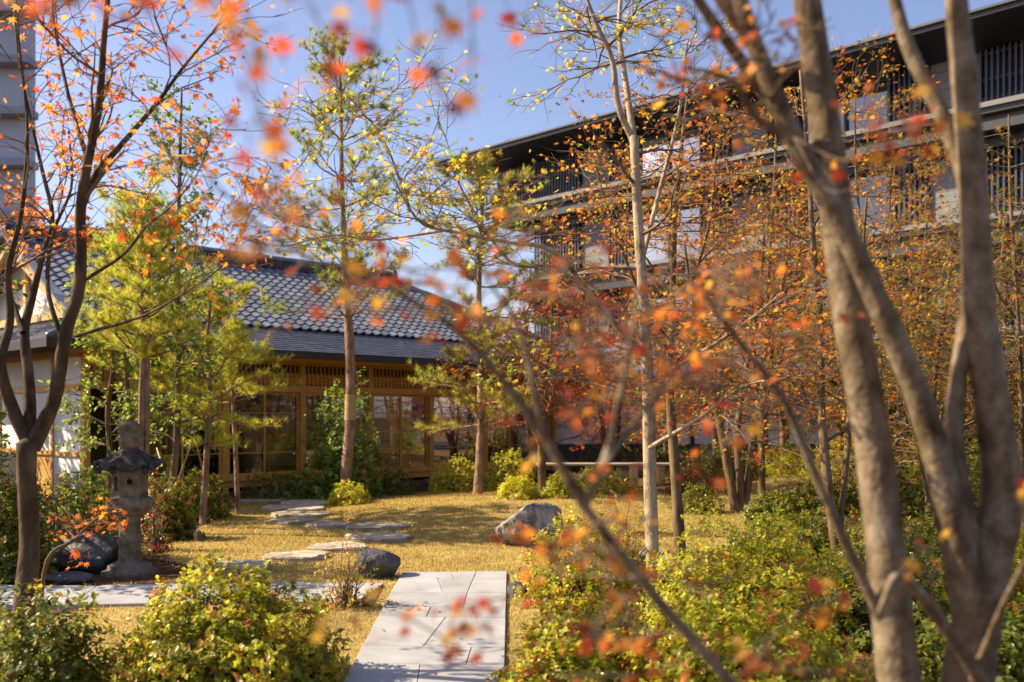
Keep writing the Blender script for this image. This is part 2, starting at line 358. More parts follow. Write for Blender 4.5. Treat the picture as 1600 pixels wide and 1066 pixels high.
def branch_out(rng, stems, k1, L1, e1, k2, L2, k3, L3, tmin=0.4, tmax=1.0, flat=0.6, trop=0.0, bias=None, rmax=0.02):
    """three orders of branching; returns list of (path, radii, sides) and the leafy twigs"""
    tubes = []; leafy = []
    for P, R in stems:
        n = len(P)
        for b in range(k1):
            t = tmin + (tmax - tmin) * (b + rng.random()) / k1
            i = min(n - 2, int(t * (n - 1)))
            az = b * 2.4 + rng.uniform(-0.6, 0.6); el = math.radians(rng.normal(e1, 12))
            d = np.array([math.cos(az) * math.cos(el), math.sin(az) * math.cos(el), math.sin(el)])
            if bias is not None: d = unit(d + np.asarray(bias))
            L = L1 * rng.uniform(0.6, 1.15) * (1.15 - 0.5 * t)
            A = twig_path(rng, P[i], d, L, 7, 0.16, trop)
            r0 = min(rmax, R[i] * 0.5); RA = np.linspace(r0, 0.0035, len(A))
            tubes.append((A, RA, 5)); 
            for c in range(k2):
                t2 = 0.2 + 0.8 * (c + rng.random()) / k2; j = min(len(A) - 2, int(t2 * (len(A) - 1)))
                tan = unit(A[j + 1] - A[j]); side = unit(np.cross(tan, [0, 0, 1])) * (1 if c % 2 else -1)
                d2 = unit(tan + side * rng.uniform(0.5, 1.2) + np.array([0, 0, rng.normal() * (1 - flat) * 0.8]))
                Bp = twig_path(rng, A[j], d2, L2 * rng.uniform(0.6, 1.2) * (1.2 - 0.5 * t2), 5, 0.18, trop * 0.6)
                tubes.append((Bp, np.linspace(min(RA[j] * 0.7, 0.008), 0.0022, len(Bp)), 4)); leafy.append(Bp[2:])
                for e in range(k3):
                    t3 = 0.25 + 0.75 * (e + rng.random()) / k3; q = min(len(Bp) - 2, int(t3 * (len(Bp) - 1)))
                    tn = unit(Bp[q + 1] - Bp[q]); sd = unit(np.cross(tn, [0, 0, 1])) * (1 if e % 2 else -1)
                    d3 = unit(tn + sd * rng.uniform(0.6, 1.3) + np.array([0, 0, rng.normal() * (1 - flat) * 0.8]))
                    Cp = twig_path(rng, Bp[q], d3, L3 * rng.uniform(0.5, 1.2), 3, 0.2, trop * 0.3)
                    tubes.append((Cp, np.linspace(0.003, 0.0016, len(Cp)), 3)); leafy.append(Cp)
    return tubes, leafy
def scatter_on(rng, paths, per, jit):
    P = []; D = []
    for p in paths:
        n = rng.poisson(per)
        if n == 0: continue
        u = rng.uniform(0.15, 1.0, n) * (len(p) - 1); i = np.minimum(u.astype(int), len(p) - 2); f = (u - i)[:, None]
        P.append(p[i] * (1 - f) + p[i + 1] * f); D.append(p[i + 1] - p[i])
    P = np.vstack(P); D = unit(np.vstack(D))
    return P + rng.normal(size=P.shape) * jit, D
def put_maple_leaves(acc, rng, P, D, size, tmpl, C, droop=0.5):
    n = len(P)
    T = D * 0.5 + rng.normal(size=(n, 3)) * 0.7; T[:, 2] -= droop
    Nn = rng.normal(size=(n, 3)) * 0.55 + np.array([0, 0, 1.0])
    S = size * rng.uniform(0.4, 1.25, n)
    leaves(acc, rng, P, T, Nn, S, tmpl, C)
def wood_tubes(acc, tubes):
    for p, r, s in tubes: acc.tube(p, r, s, cap=False)
def maple(label, D, stems, pal, seed, k=(8, 5, 3), L=(1.6, 0.8, 0.4), per=5, size=0.05, tmpl=STAR5, e1=25, tmin=0.45, bark='bark_maple',
          group=None, flat=0.6, trop=0.0, bias=None, skip=(), zone=None, name='maple_tree', jit=0.04, rmax=0.02, droop=0.5, dim=1.0, wk=0.86):
    rng = np.random.default_rng(seed)
    ps = [stem_world(D, s[1], s[0], 0.03, rng, wk=wk) for s in stems]
    base = ps[0][0][0].copy(); base[2] += 0.08
    t = empty(name, base, label, 'tree', group)
    a = Acc()
    for P, R in ps: a.tube(P, R, 10, noise=0.025, rng=rng)
    tr = a.obj('trunk', bark, t, smooth=True)
    tubes, leafy = branch_out(rng, [p for q, p in enumerate(ps) if q not in skip], k[0], L[0], e1, k[1], L[1], k[2], L[2], tmin=tmin, flat=flat, trop=trop, bias=bias, rmax=rmax)
    b = Acc(); wood_tubes(b, tubes); b.obj('branches', 'bark_twig' if bark != 'bark_pine' else bark, t, smooth=True)
    P, Dd = scatter_on(rng, leafy, per, jit)
    if zone is not None:
        keep = zone(P, rng); P = P[keep]; Dd = Dd[keep]
    c = Acc(); cols = pal(P, rng) if callable(pal) else pick(rng, len(P), pal)
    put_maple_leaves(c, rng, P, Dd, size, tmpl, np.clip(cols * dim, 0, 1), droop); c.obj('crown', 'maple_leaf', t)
    return t
def needles(acc, rng, P, D, n, length, width, C, spread=0.75):
    m = len(P); Pn = np.repeat(P, n, 0); Dn = np.repeat(D, n, 0)
    dr = unit(Dn + rng.normal(size=Pn.shape) * spread)
    Pn = Pn + Dn * rng.uniform(-0.04, 0.02, (m * n, 1))
    sd = unit(np.cross(dr, rng.normal(size=Pn.shape))) * width / 2
    Ln = length * rng.uniform(0.7, 1.1, (m * n, 1))
    V = np.stack([Pn - sd, Pn + sd, Pn + dr * Ln], 1).reshape(-1, 3)
    T = np.arange(m * n * 3).reshape(-1, 3)
    Cn = np.repeat(C, n, 0) * rng.uniform(0.75, 1.25, (m * n, 1))
    acc.add(V, None, T, np.repeat(Cn, 3, 0))
def pine(label, D, stems, seed, whorls=9, per_w=5, Lb=1.6, tmin=0.3, tuft=(14, 0.09, 0.004), pal=None, e1=25, k2=5, tufts=3, wrap=None, group=None, L2f=0.45, taper=0.62, esp=20, spread=0.85):
    rng = np.random.default_rng(seed)
    ps = [stem_world(D, s[1], s[0], 0.02, rng) for s in stems]
    base = ps[0][0][0].copy(); base[2] += 0.08
    t = empty('pine_tree', base, label, 'tree', group)
    a = Acc()
    for P, R in ps: a.tube(P, R, 10, noise=0.05, rng=rng)
    a.obj('trunk', 'bark_pine', t, smooth=True)
    tubes = []; tp = []; td = []
    for P, R in ps:
        n = len(P)
        for wv in range(whorls):
            tt = tmin + (1 - tmin) * (wv + 0.3 * rng.random()) / whorls; i = min(n - 2, int(tt * (n - 1)))
            for b in range(per_w):
                az = 2 * math.pi * (b + rng.random() * 0.7) / per_w + wv
                el = math.radians(rng.normal(e1 + esp * tt, 12)); L = Lb * (1.05 - taper * tt) * rng.uniform(0.45, 1.2) * (1 if rng.random() > .12 else .3) + 0.1
                d = np.array([math.cos(az) * math.cos(el), math.sin(az) * math.cos(el), math.sin(el)])
                f = (tt * (n - 1)) - i; p0 = P[i] * (1 - f) + P[i + 1] * f
                A = twig_path(rng, p0, d, L, 6, 0.15, 0.03)
                tubes.append((A, np.linspace(min(0.018, R[i] * 0.45), 0.004, 7), 5)); tp.append(A[-1]); td.append(unit(A[-1] - A[-2]))
                for c in range(k2):
                    j = 2 + int(rng.integers(0, 4)); tan = unit(A[j + 1] - A[j]); side = unit(np.cross(tan, [0, 0, 1])) * (1 if c % 2 else -1)
                    Bp = twig_path(rng, A[j], unit(tan + side * rng.uniform(0.5, 1.1) + [0, 0, 0.2]), L * L2f * rng.uniform(0.4, 1.0), 3, 0.12, 0.08)
                    tubes.append((Bp, np.linspace(0.006, 0.003, 4), 3))
                    for q in range(tufts):
                        m = 3 - 0.9 * q / max(1, tufts - 1) * 2; mi = min(2, int(m)); pp = Bp[mi] + (Bp[mi + 1] - Bp[mi]) * min(1, m - mi)
                        tp.append(pp); td.append(unit(Bp[-1] - Bp[-2] + np.array([0, 0, 0.35]) + rng.normal(size=3) * 0.3))
        tp.append(P[-1]); td.append(np.array([0, 0, 1.0]))
    b = Acc(); wood_tubes(b, tubes); b.obj('branches', 'bark_pine', t, smooth=True)
    tp = np.array(tp); td = np.array(td)
    pal = pal or [((0.15, 0.19, 0.03), 3), ((0.25, 0.25, 0.04), 2), ((0.08, 0.12, 0.03), 2)]
    c = Acc(); needles(c, rng, tp, td, tuft[0], tuft[1], tuft[2], pick(rng, len(tp), pal), spread); c.obj('crown', 'needle', t)
    if wrap:
        P, R = ps[0]; z0, z1 = wrap; zz = np.linspace(z0, z1, 8)
        Pw = np.stack([np.interp(zz, P[:, 2], P[:, k]) for k in range(3)], 1); Rw = np.interp(zz, P[:, 2], R) + 0.012
        q = Acc(); q.tube(Pw, Rw, 12, cap=False, noise=0.02, rng=rng); q.obj('trunk_wrap', 'straw_wrap', t, smooth=True)
    return t
def leafy_tree(label, D, stems, pal, seed, k=(14, 5, 3), L=(0.9, 0.45, 0.25), per=7, size=0.07, tmin=0.3, e1=30, tmpl=OVAL, mat='shrub_leaf', name='evergreen_tree', group=None, bark='bark_maple'):
    rng = np.random.default_rng(seed)
    ps = [stem_world(D, s[1], s[0], 0.02, rng) for s in stems]
    base = ps[0][0][0].copy(); base[2] += 0.08
    t = empty(name, base, label, 'tree', group)
    a = Acc()
    for P, R in ps: a.tube(P, R, 8, noise=0.03, rng=rng)
    a.obj('trunk', bark, t, smooth=True)
    tubes, leafy = branch_out(rng, ps, k[0], L[0], e1, k[1], L[1], k[2], L[2], tmin=tmin, flat=0.3)
    b = Acc(); wood_tubes(b, tubes); b.obj('branches', 'bark_twig', t, smooth=True)
    P, D_ = scatter_on(rng, leafy, per, 0.02); n = len(P); c = Acc()
    leaves(c, rng, P, D_ + rng.normal(size=(n, 3)) * 0.8, rng.normal(size=(n, 3)) * 0.5 + [0, 0, 1], size * rng.uniform(0.6, 1.15, n), tmpl, pick(rng, n, pal))
    c.obj('crown', mat, t); return t
def shrub(label, c, r, pal, seed, shoots=500, leaf=0.035, whorl=6, name='azalea_shrub', group=None, lump=0.16, tmpl=OVAL, stems=24, mat='shrub_leaf', fill=0.6, top_pal=None):
    """dome of leaf whorls on branching twigs; c on the ground, r = (rx, ry, rz)"""
    rng = np.random.default_rng(seed); c = np.asarray(c, float); r = np.asarray(r, float)
    t = empty(name, c, label, 'shrub', group)
    d = unit(rng.normal(size=(shoots, 3))); d[:, 2] = np.abs(d[:, 2]) * 1.05 - 0.12; d = unit(d)
    ph = rng.uniform(0, 6.28, 6)
    f = 1 + lump * (np.sin(d[:, 0] * 5 + ph[0]) * np.sin(d[:, 1] * 5 + ph[1]) + np.sin(d[:, 0] * 9 + ph[2]) * np.sin(d[:, 2] * 8 + ph[3]) + 0.6 * np.sin(d[:, 1] * 13 + ph[4] + d[:, 2] * 11))
    rad = f * np.where(rng.random(shoots) < fill, rng.uniform(0.9, 1.06, shoots), rng.uniform(0.45, 0.92, shoots))
    P = c + d * r * rad[:, None]; P[:, 2] = np.maximum(P[:, 2], gz(P[:, 0], P[:, 1]) + 0.03)
    ax = unit(d * [1, 1, 1] + [0, 0, 0.7] + rng.normal(size=d.shape) * 0.35)
    # whorls
    n = shoots * whorl; Pn = np.repeat(P, whorl, 0); An = np.repeat(ax, whorl, 0)
    rnd = unit(np.cross(An, rng.normal(size=An.shape)))
    tilt = rng.uniform(0.1, 0.9, (n, 1))
    T = unit(rnd + An * tilt); Nn = unit(An - rnd * tilt * 0.8)
    Pn = Pn + An * rng.uniform(-0.8, 0.6, (n, 1)) * leaf
    col = pick(rng, shoots, pal)
    if top_pal is not None:
        s_ = rng.random(shoots) < top_pal[1] * np.clip((rad - 0.8) * 5, 0, 1) * (0.4 + 0.6 * (f > 1.03)); col[s_] = pick(rng, int(s_.sum()), top_pal[0])
    col = np.repeat(col, whorl, 0) * rng.uniform(0.8, 1.2, (n, 1))
    a = Acc(); leaves(a, rng, Pn, T, Nn, leaf * rng.uniform(0.6, 1.2, n), tmpl, col, 0.15); a.obj('foliage', mat, t)
    b = Acc()
    for k in rng.choice(shoots, min(stems, shoots), replace=False):
        p0 = c + np.array([rng.normal() * r[0] * 0.12, rng.normal() * r[1] * 0.12, -0.03]); p0[2] = gzf(p0[0], p0[1]) - 0.03
        mid = (p0 + P[k]) / 2 + rng.normal(size=3) * 0.05 * r.mean() + np.array([0, 0, 0.1 * r[2]])
        b.tube(spline([p0, mid, P[k]], 8), np.linspace(0.007, 0.002, 8) * (0.6 + r.mean()), 4, cap=False)
    b.obj('stems', 'bark_twig', t, smooth=True)
    return t

# ------------------------------------------------------------------ ground and lawn
def in_poly(x, y, poly):
    x = np.asarray(x); y = np.asarray(y); r = np.zeros(x.shape, bool); n = len(poly)
    for i in range(n):
        x1, y1 = poly[i][:2]; x2, y2 = poly[(i + 1) % n][:2]
        c = ((y1 > y) != (y2 > y)) & (x < (x2 - x1) * (y - y1) / (y2 - y1 + 1e-12) + x1); r ^= c
    return r
def grid_axis(lo, hi, step, far):
    a = list(np.arange(lo, hi + 1e-6, step)); s = step
    while a[-1] < far: s *= 1.5; a.append(a[-1] + s)
    s = step
    while a[0] > -far: s *= 1.5; a.insert(0, a[0] - s)
    return np.array(a)
gx, gy = grid_axis(-9, 11, 0.2, 900), grid_axis(0, 30, 0.2, 900)
XX, YY = np.meshgrid(gx, gy); ZZ = gz(XX, YY) - 0.012
a = Acc(); nx = len(gx); i = (np.arange(len(gy) - 1)[:, None] * nx + np.arange(nx - 1)[None, :]).ravel()
a.add(np.stack([XX.ravel(), YY.ravel(), ZZ.ravel()], 1), np.stack([i, i + 1, i + nx + 1, i + nx], 1))
ground = a.obj('ground', 'soil', smooth=True); ground['kind'] = 'structure'
lawn_px = [(-60, 985), (150, 952), (60, 945), (60, 918), (240, 912), (330, 893), (262, 876), (275, 838), (330, 818), (340, 790), (400, 780), (560, 781), (600, 771), (690, 769),
           (860, 767), (1000, 765), (1080, 762), (1180, 752), (1240, 738), (1330, 738), (1300, 765), (1180, 795), (1150, 858), (1040, 862), (940, 880), (850, 893), (850, 960), (870, 1150), (-120, 1150)]
LAWN = [tuple(G(*p)[:2]) for p in lawn_px]
st = 0.08; lx = np.arange(-6, 9, st); ly = np.arange(3.5, 27, st); LX, LY = np.meshgrid(lx, ly)
ins = in_poly(LX + st / 2, LY + st / 2, LAWN)
a = Acc(); nx = len(lx); ii, jj = np.nonzero(ins[:-1, :-1]); i = ii * nx + jj
q = np.stack([i, i + 1, i + nx + 1, i + nx], 1); used, inv = np.unique(q, return_inverse=True)
a.add(np.stack([LX.ravel()[used], LY.ravel()[used], gz(LX.ravel()[used], LY.ravel()[used])], 1), inv.reshape(q.shape))
lawn = a.obj('lawn', 'turf', smooth=True); lawn['kind'] = 'structure'
PATH_X0, PATH_X1, PATH_Y0, PATH_Y1 = -1.11, -0.05, 4.9, 10.12
BR_Y0, BR_Y1 = 8.68, 9.5
def on_path(x, y): return ((x > PATH_X0 - .01) & (x < PATH_X1 + .01) & (y < PATH_Y1 + .01)) | ((x < -1.21) & (y > BR_Y0 - .01) & (y < BR_Y1 + .01))
rng = np.random.default_rng(1)
n = 520000; gx_ = rng.uniform(-5.5, 8.5, n); gy_ = 5.0 + 19 * rng.random(n) ** 1.35
ok = in_poly(gx_ + rng.normal(size=n) * 0.05, gy_ + rng.normal(size=n) * 0.05, LAWN) & ~on_path(gx_, gy_)
ok &= np.abs(gx_) < gy_ * 0.56 + 0.3
gx_, gy_ = gx_[ok], gy_[ok]; n = len(gx_); P = np.stack([gx_, gy_, gz(gx_, gy_) - 0.004], 1)
az = rng.uniform(0, 6.28, n); lean = rng.uniform(0.1, 0.9, n); hgt = rng.uniform(0.010, 0.03, n) + 0.03 * rng.random(n) ** 4 * (1 + 0.4 * np.sin(gx_ * 3) * np.sin(gy_ * 2.3))
wd = 0.0028 + gy_ * 0.00022
sd = np.stack([-np.sin(az), np.cos(az), 0 * az], 1) * wd[:, None]; tip = np.stack([np.cos(az) * lean, np.sin(az) * lean, 1 + 0 * az], 1) * hgt[:, None]
patch = np.clip(0.5 + 0.5 * np.sin(gx_ * 1.1 + 2 * np.sin(gy_ * 0.7)) * np.sin(gy_ * 0.9 + gx_ * 0.5) + rng.normal(size=n) * 0.25, 0, 1)[:, None]
green_edge = np.clip((gx_ - 1.2) / 2.5, 0, 1)[:, None] * 0.4 + np.clip((7.8 - gy_) / 2.5, 0, 1)[:, None] * 0.2
base_c = np.array([0.62, 0.45, 0.16]) * (1 - patch) + np.array([0.46, 0.32, 0.09]) * patch
gc = base_c * (1 - green_edge) + np.array([0.30, 0.32, 0.05]) * green_edge
gc = gc * rng.uniform(0.5, 1.3, (n, 1))
a = Acc(); a.add(np.stack([P - sd, P + sd, P + tip], 1).reshape(-1, 3), None, np.arange(3 * n).reshape(-1, 3), np.repeat(gc, 3, 0))
tag(a.obj('grass', 'grass_blade', kind='stuff'), 'short dormant golden grass covering the lawn', 'grass')

# fallen leaves lying on soil and lawn
n = 12000; x = rng.uniform(-7, 9, n); y = rng.uniform(5.5, 23, n); inl = in_poly(x, y, LAWN)
keep = (~inl | (rng.random(n) < 0.16 + .3 * (np.sin(x * 1.3) * np.sin(y * .9 + x) > .6))) & ~(on_path(x, y) & (rng.random(n) < 0.75)); x, y = x[keep], y[keep]; n = len(x)
a = Acc(); leaves(a, rng, np.stack([x, y, gz(x, y) + 0.015 + 0.022 * (in_poly(x, y, LAWN) | on_path(x, y))], 1), np.c_[rng.normal(size=(n, 2)), rng.normal(size=n) * .2], np.c_[rng.normal(size=(n, 2)) * .3, np.ones(n)],
       rng.uniform(0.02, 0.045, n), STAR_FAR, pick(rng, n, [(RUST, 3), (BROWN, 4), (ORANGE, 2), (AMBER, 1)]), 0.5)
tag(a.obj('fallen_leaves', 'maple_leaf', kind='stuff'), 'dry fallen maple leaves scattered on the soil beds', 'leaves')

# ------------------------------------------------------------------ paving
def slab(parent, name, quad, mat, top=0.03, thick=0.09, gap=0.003, bev=0.004):
    q = np.array([p[:2] for p in quad], float); cen = q.mean(0)
    dv = q - cen; q = cen + dv * (1 - gap / np.linalg.norm(dv, axis=1, keepdims=True) * 1.3)
    z = gz(q[:, 0], q[:, 1]) + top
    V = np.vstack([np.c_[q, z], np.c_[q, z - thick]]); a = Acc()
    a.add(V, [(0, 1, 2, 3), (7, 6, 5, 4)] + [(4 + k, 4 + (k + 1) % 4, (k + 1) % 4, k) for k in range(4)])
    return bevel_obj(a.obj(name, mat, parent), bev, 1)
path_o = Acc(); ys = np.linspace(PATH_Y0, PATH_Y1, 14)
path_o.add(np.vstack([np.c_[np.full(14, PATH_X0), ys, gz(PATH_X0, ys) + 0.012], np.c_[np.full(14, PATH_X1), ys, gz(PATH_X1, ys) + 0.012]]), [(k, k + 14, k + 15, k + 1) for k in range(13)])
path = path_o.obj('path', 'joint'); path['kind'] = 'structure'
rows = [(10.12, 9.72, [(-0.62, -0.56), (-0.36, -0.38)]), (9.72, 9.12, [(-0.72, -0.63), (-0.38, -0.41)]), (9.12, 8.60, [(-0.41, -0.42)]), (8.60, 8.27, [(-0.70, -0.71)]),
        (8.27, 7.40, [(-0.55, -0.66)]), (7.40, 6.95, [(-0.3, -0.32)]), (6.95, 6.1, [(-0.64, -0.60)]), (6.1, 5.5, [(-0.35, -0.4)]), (5.5, 4.9, [(-0.7, -0.66)])]
for y1, y0, cuts in rows:
    xs = [(PATH_X0, PATH_X0)] + cuts + [(PATH_X1, PATH_X1)]
    for k in range(len(xs) - 1):
        slab(path, 'paving_slab', [(xs[k][1], y0), (xs[k + 1][1], y0), (xs[k + 1][0], y1), (xs[k][0], y1)], 'granite_paving')
b_o = Acc(); xs_ = np.linspace(-5.6, -1.22, 12)
b_o.add(np.vstack([np.c_[xs_, np.full(12, BR_Y0), gz(xs_, BR_Y0) + 0.012], np.c_[xs_, np.full(12, BR_Y1), gz(xs_, BR_Y1) + 0.012]]), [(k, k + 1, k + 13, k + 12) for k in range(11)])
side_path = b_o.obj('side_path', 'joint'); side_path['kind'] = 'structure'
xs = [(-5.6, -5.6), (-4.75, -4.62), (-3.86, -3.95), (-3.0, -2.9), (-2.15, -2.2), (-1.36, -1.22)]
for k in range(5):
    slab(side_path, 'paving_slab', [(xs[k][0], BR_Y0), (xs[k + 1][0], BR_Y0), (xs[k + 1][1], BR_Y1), (xs[k][1], BR_Y1)], 'granite_paving')

# ------------------------------------------------------------------ stepping stones and rocks
def flat_stone(px, py, wpx, depth, label, seed, th=0.055):
    rg = np.random.default_rng(seed); c = G(px, py); rx = wpx / 2 / F * c[1]; ry = depth / 2
    m = 26; an = np.linspace(0, 2 * np.pi, m, endpoint=False)
    rad = 1 + 0.10 * np.sin(2 * an + rg.uniform(0, 6)) + 0.07 * np.sin(3 * an + rg.uniform(0, 6)) + 0.05 * np.sin(5 * an + rg.uniform(0, 6)) + 0.02 * rg.normal(size=m)
    rad /= np.maximum(np.abs(np.cos(an)), np.abs(np.sin(an))) ** 0.35
    ring = lambda f, z, jit: np.c_[c[0] + rx * rad * f * np.cos(an), c[1] + ry * rad * f * np.sin(an), np.full(m, c[2] + z) + rg.normal(size=m) * jit]
    rings = [ring(1.0, -0.06, 0), ring(1.03, th * .3, .004), ring(0.975, th * .45, .004), ring(1.01, th * .7, .004), ring(0.985, th, .004), ring(0.75, th * 1.03, .005), ring(0.38, th, .005)]
    V = np.vstack(rings + [np.array([[c[0], c[1], c[2] + th]])]); a = Acc(); Q = []
    for r_ in range(len(rings) - 1):
        for k in range(m): Q.append((r_ * m + k, r_ * m + (k + 1) % m, (r_ + 1) * m + (k + 1) % m, (r_ + 1) * m + k))
    T = [((len(rings) - 1) * m + k, (len(rings) - 1) * m + (k + 1) % m, len(V) - 1) for k in range(m)]
    me_org = c.copy(); a.add(V - me_org, Q, T)
    o = a.obj('stepping_stone', 'step_stone'); o.location = tuple(me_org)
    return tag(o, label, 'stone', 'stepping stones across the lawn')
for k, s_ in enumerate([
    (374, 889, 108, .50, 'low rounded tan stepping stone beside the left paved strip behind the azalea'),
    (463, 873, 96, .55, 'tan stepping stone with a thick pale edge behind the sparse twiggy shrub'),
    (528, 859, 98, .55, 'flat tan stepping stone touching the back of the dark angular rock'),
    (592, 843, 106, .62, 'wide flat stepping stone just behind the dark angular rock, layered front edge'),
    (590, 826, 88, .60, 'pale thin stepping stone behind the wide layered one on the lawn'),
    (512, 823, 66, .60, 'thin grey stepping stone left of the pale thin one'),
    (452, 818, 72, .62, 'flat stepping stone at the bend where the row turns towards the house')]):
    flat_stone(*s_, seed=40 + k)
for k, s_ in enumerate([(470, 807, 84, .75, 'wide grey step stone just above the bend in the row of stones'), (466, 797, 82, .8, 'wide grey step stone midway in the crowded steps to the house'), (478, 789, 74, .8, 'grey step stone next to last before the house doors'),
        (432, 797, 46, .7, 'smallest narrow step stone beside the crowded steps to the house'), (468, 782, 70, .9, 'last grey step stone below the dark shrubs of the house'), (415, 784, 70, .9, 'grey step stone at the lawn edge nearest the thin brownish pine')]):
    flat_stone(*s_, seed=60 + k)

def rock(name, label, c, r, seed, mat, planes=16, rot=0.0, subdiv=4, rough=0.03, sink=0.25, cut=(0.62, 0.9)):
    rg = np.random.default_rng(seed); bm = bmesh.new(); bmesh.ops.create_icosphere(bm, subdivisions=subdiv, radius=1)
    V = np.array([v.co[:] for v in bm.verts])
    for _ in range(planes):
        nrm = unit(rg.normal(size=3)); off = rg.uniform(*cut); dd = V @ nrm - off
        V = V - np.where(dd > 0, dd, 0)[:, None] * nrm * 0.98
    ph = rg.uniform(0, 6, 9)
    nz = sum(np.sin(V @ unit(rg.normal(size=3)) * f + ph[k]) / f for k, f in enumerate([4, 7, 11, 17, 23, 31])) + 0.12 * rg.normal(size=len(V))
    V = V * (1 + rough * 2.2 * nz[:, None])
    V = V * np.asarray(r); cr, sr = math.cos(rot), math.sin(rot); V = np.c_[V[:, 0] * cr - V[:, 1] * sr, V[:, 0] * sr + V[:, 1] * cr, V[:, 2]]
    for v, co in zip(bm.verts, V): v.co = co
    me = bpy.data.meshes.new(name); bm.to_mesh(me); bm.free(); me.materials.append(MATS[mat])
    for p in me.polygons: p.use_smooth = False
    o = bpy.data.objects.new(name, me); COL.objects.link(o)
    o.location = (c[0], c[1], c[2] + r[2] * (1 - 2 * sink) ); return tag(o, label, 'rock')
rock('boulder', 'dark blue grey angular rock at the corner of the paved path', G(588, 902), (0.27, 0.22, 0.20), 5, 'dark_rock', rot=0.3)
rock('boulder', 'grey veined boulder on the lawn left of the azalea bed', G(838, 853), (0.50, 0.36, 0.36), 23, 'veined_rock', rot=0.15, planes=16, rough=0.03, cut=(0.5, 0.82))
rock('boulder', 'big shaded boulder between the stone lantern and the left maple trunk', G(118, 895) + [0, 0.25, 0], (0.50, 0.35, 0.30), 11, 'dark_rock', planes=12)
rock('boulder', 'low shaded rock at the foot of the stone lantern', G(112, 909), (0.26, 0.12, 0.07), 14, 'dark_rock', planes=9)
rock('boulder', 'small dark stone under the azalea at the right edge of the path', G(808, 930), (0.10, 0.10, 0.09), 15, 'dark_rock', planes=9, subdiv=3)
for k, (px, py, lab_) in enumerate([(1005, 872, 'small grey stone left of the pale maple trunk'), (1028, 868, 'small grey stone close behind the pale maple trunk'), (1082, 866, 'small grey stone touching the slim brown maple trunk'), (1100, 872, 'small grey stone farthest right of the slim brown maple'), (1040, 878, 'small grey stone between the pale and the slim brown maple')]):
    rock('garden_stone', lab_, G(px, py), (0.10, 0.08, 0.055), 30 + k, 'veined_rock', planes=8, subdiv=3)['group'] = 'small stones behind the pale maple'

# ------------------------------------------------------------------ stone lantern
lc = G(203, 893); L0 = lc.copy(); u_ = 10.0 / F * (lc[1] / 10.0)
lan = empty('stone_lantern', L0, 'weathered grey stone garden lantern with curled roof and onion shaped finial', 'lantern')
def zpx(py): return CAMZ + (HY - py) / F * lc[1] - L0[2]
rp = lambda px: px / F * lc[1]
hexm = lambda a_: 1 / np.maximum(1e-3, np.cos((a_ + math.pi / 6) % (math.pi / 3) - math.pi / 6))
HA = 0.35
a = Acc(); a.lathe([(rp(43), -0.05), (rp(43), zpx(893)), (rp(41), zpx(890)), (rp(34), zpx(888)), (rp(33), zpx(882)), (rp(22), zpx(877)), (0.001, zpx(876))], L0, 36); a.obj('base', 'lantern_stone', lan, smooth=True)
a = Acc(); a.lathe([(rp(21), zpx(879)), (rp(17.5), zpx(874)), (rp(16.5), zpx(850)), (rp(18.5), zpx(847)), (rp(18.5), zpx(842)), (rp(16.5), zpx(839)), (rp(16), zpx(812)), (rp(19), zpx(806)), (rp(19), zpx(800))], L0, 32); a.obj('shaft', 'lantern_stone', lan, smooth=True)
a = Acc(); a.lathe([(rp(18), zpx(806)), (rp(27), zpx(802)), (rp(34), zpx(793)), (rp(35), zpx(792)), (rp(35), zpx(782)), (rp(32), zpx(778)), (rp(28), zpx(776)), (0.001, zpx(775.5))], L0, 6 * 6, HA, None)
bevel_obj(a.obj('platform', 'lantern_stone', lan), 0.004)
def hex_prism(acc, r, z0, z1, holes):
    pts = [np.array([math.cos(HA + math.pi / 3 * k), math.sin(HA + math.pi / 3 * k)]) * r for k in range(6)]
    for k in range(6):
        p, q = pts[k], pts[(k + 1) % 6]; e = (q - p); mid = (p + q) / 2; out = unit(np.r_[mid, 0]); ed = np.r_[e / np.linalg.norm(e), 0]; Lh = np.linalg.norm(e) / 2
        up = np.array([0, 0, 1.0]); base = L0 + np.r_[mid, 0]; hw, h0, h1 = holes[k]
        if hw == 0: acc.box(base - out * .02 + up * (z0 + z1) / 2, ed * Lh, out * .02, up * (z1 - z0) / 2); continue
        acc.box(base - out * .02 + up * (z0 + h0) / 2, ed * Lh, out * .02, up * (h0 - z0) / 2)
        acc.box(base - out * .02 + up * (h1 + z1) / 2, ed * Lh, out * .02, up * (z1 - h1) / 2)
        for sg in (-1, 1):
            acc.box(base - out * .02 + ed * sg * (Lh + hw) / 2 + up * (h0 + h1) / 2, ed * (Lh - hw) / 2, out * .02, up * (h1 - h0) / 2)
zb0, zb1 = zpx(777), zpx(731)
a = Acc(); hex_prism(a, rp(27), zb0, zb1, [(rp(5.5), zpx(766), zpx(744)), (0, 0, 0), (rp(5.5), zpx(766), zpx(744)), (rp(5.5), zpx(766), zpx(744)), (rp(4.5), zpx(757), zpx(746)), (0, 0, 0)])
a.obj('fire_box', 'lantern_stone', lan)
a = Acc(); a.lathe([(rp(7.0), 0), (rp(7.0), 0.012), (rp(4.6), 0.012), (rp(4.6), 0)], (0, 0, 0), 20)
ang = HA + math.pi / 3 * 4.5; R3 = np.array([[-math.sin(ang), 0, math.cos(ang)], [math.cos(ang), 0, math.sin(ang)], [0, 1, 0]])
a.V = [L0 + np.array([math.cos(ang), math.sin(ang), 0]) * (rp(27) * math.cos(math.pi / 6)) + [0, 0, zpx(751.5)] + v @ R3.T for v in a.V]; a.obj('round_window_rim', 'lantern_stone', lan)
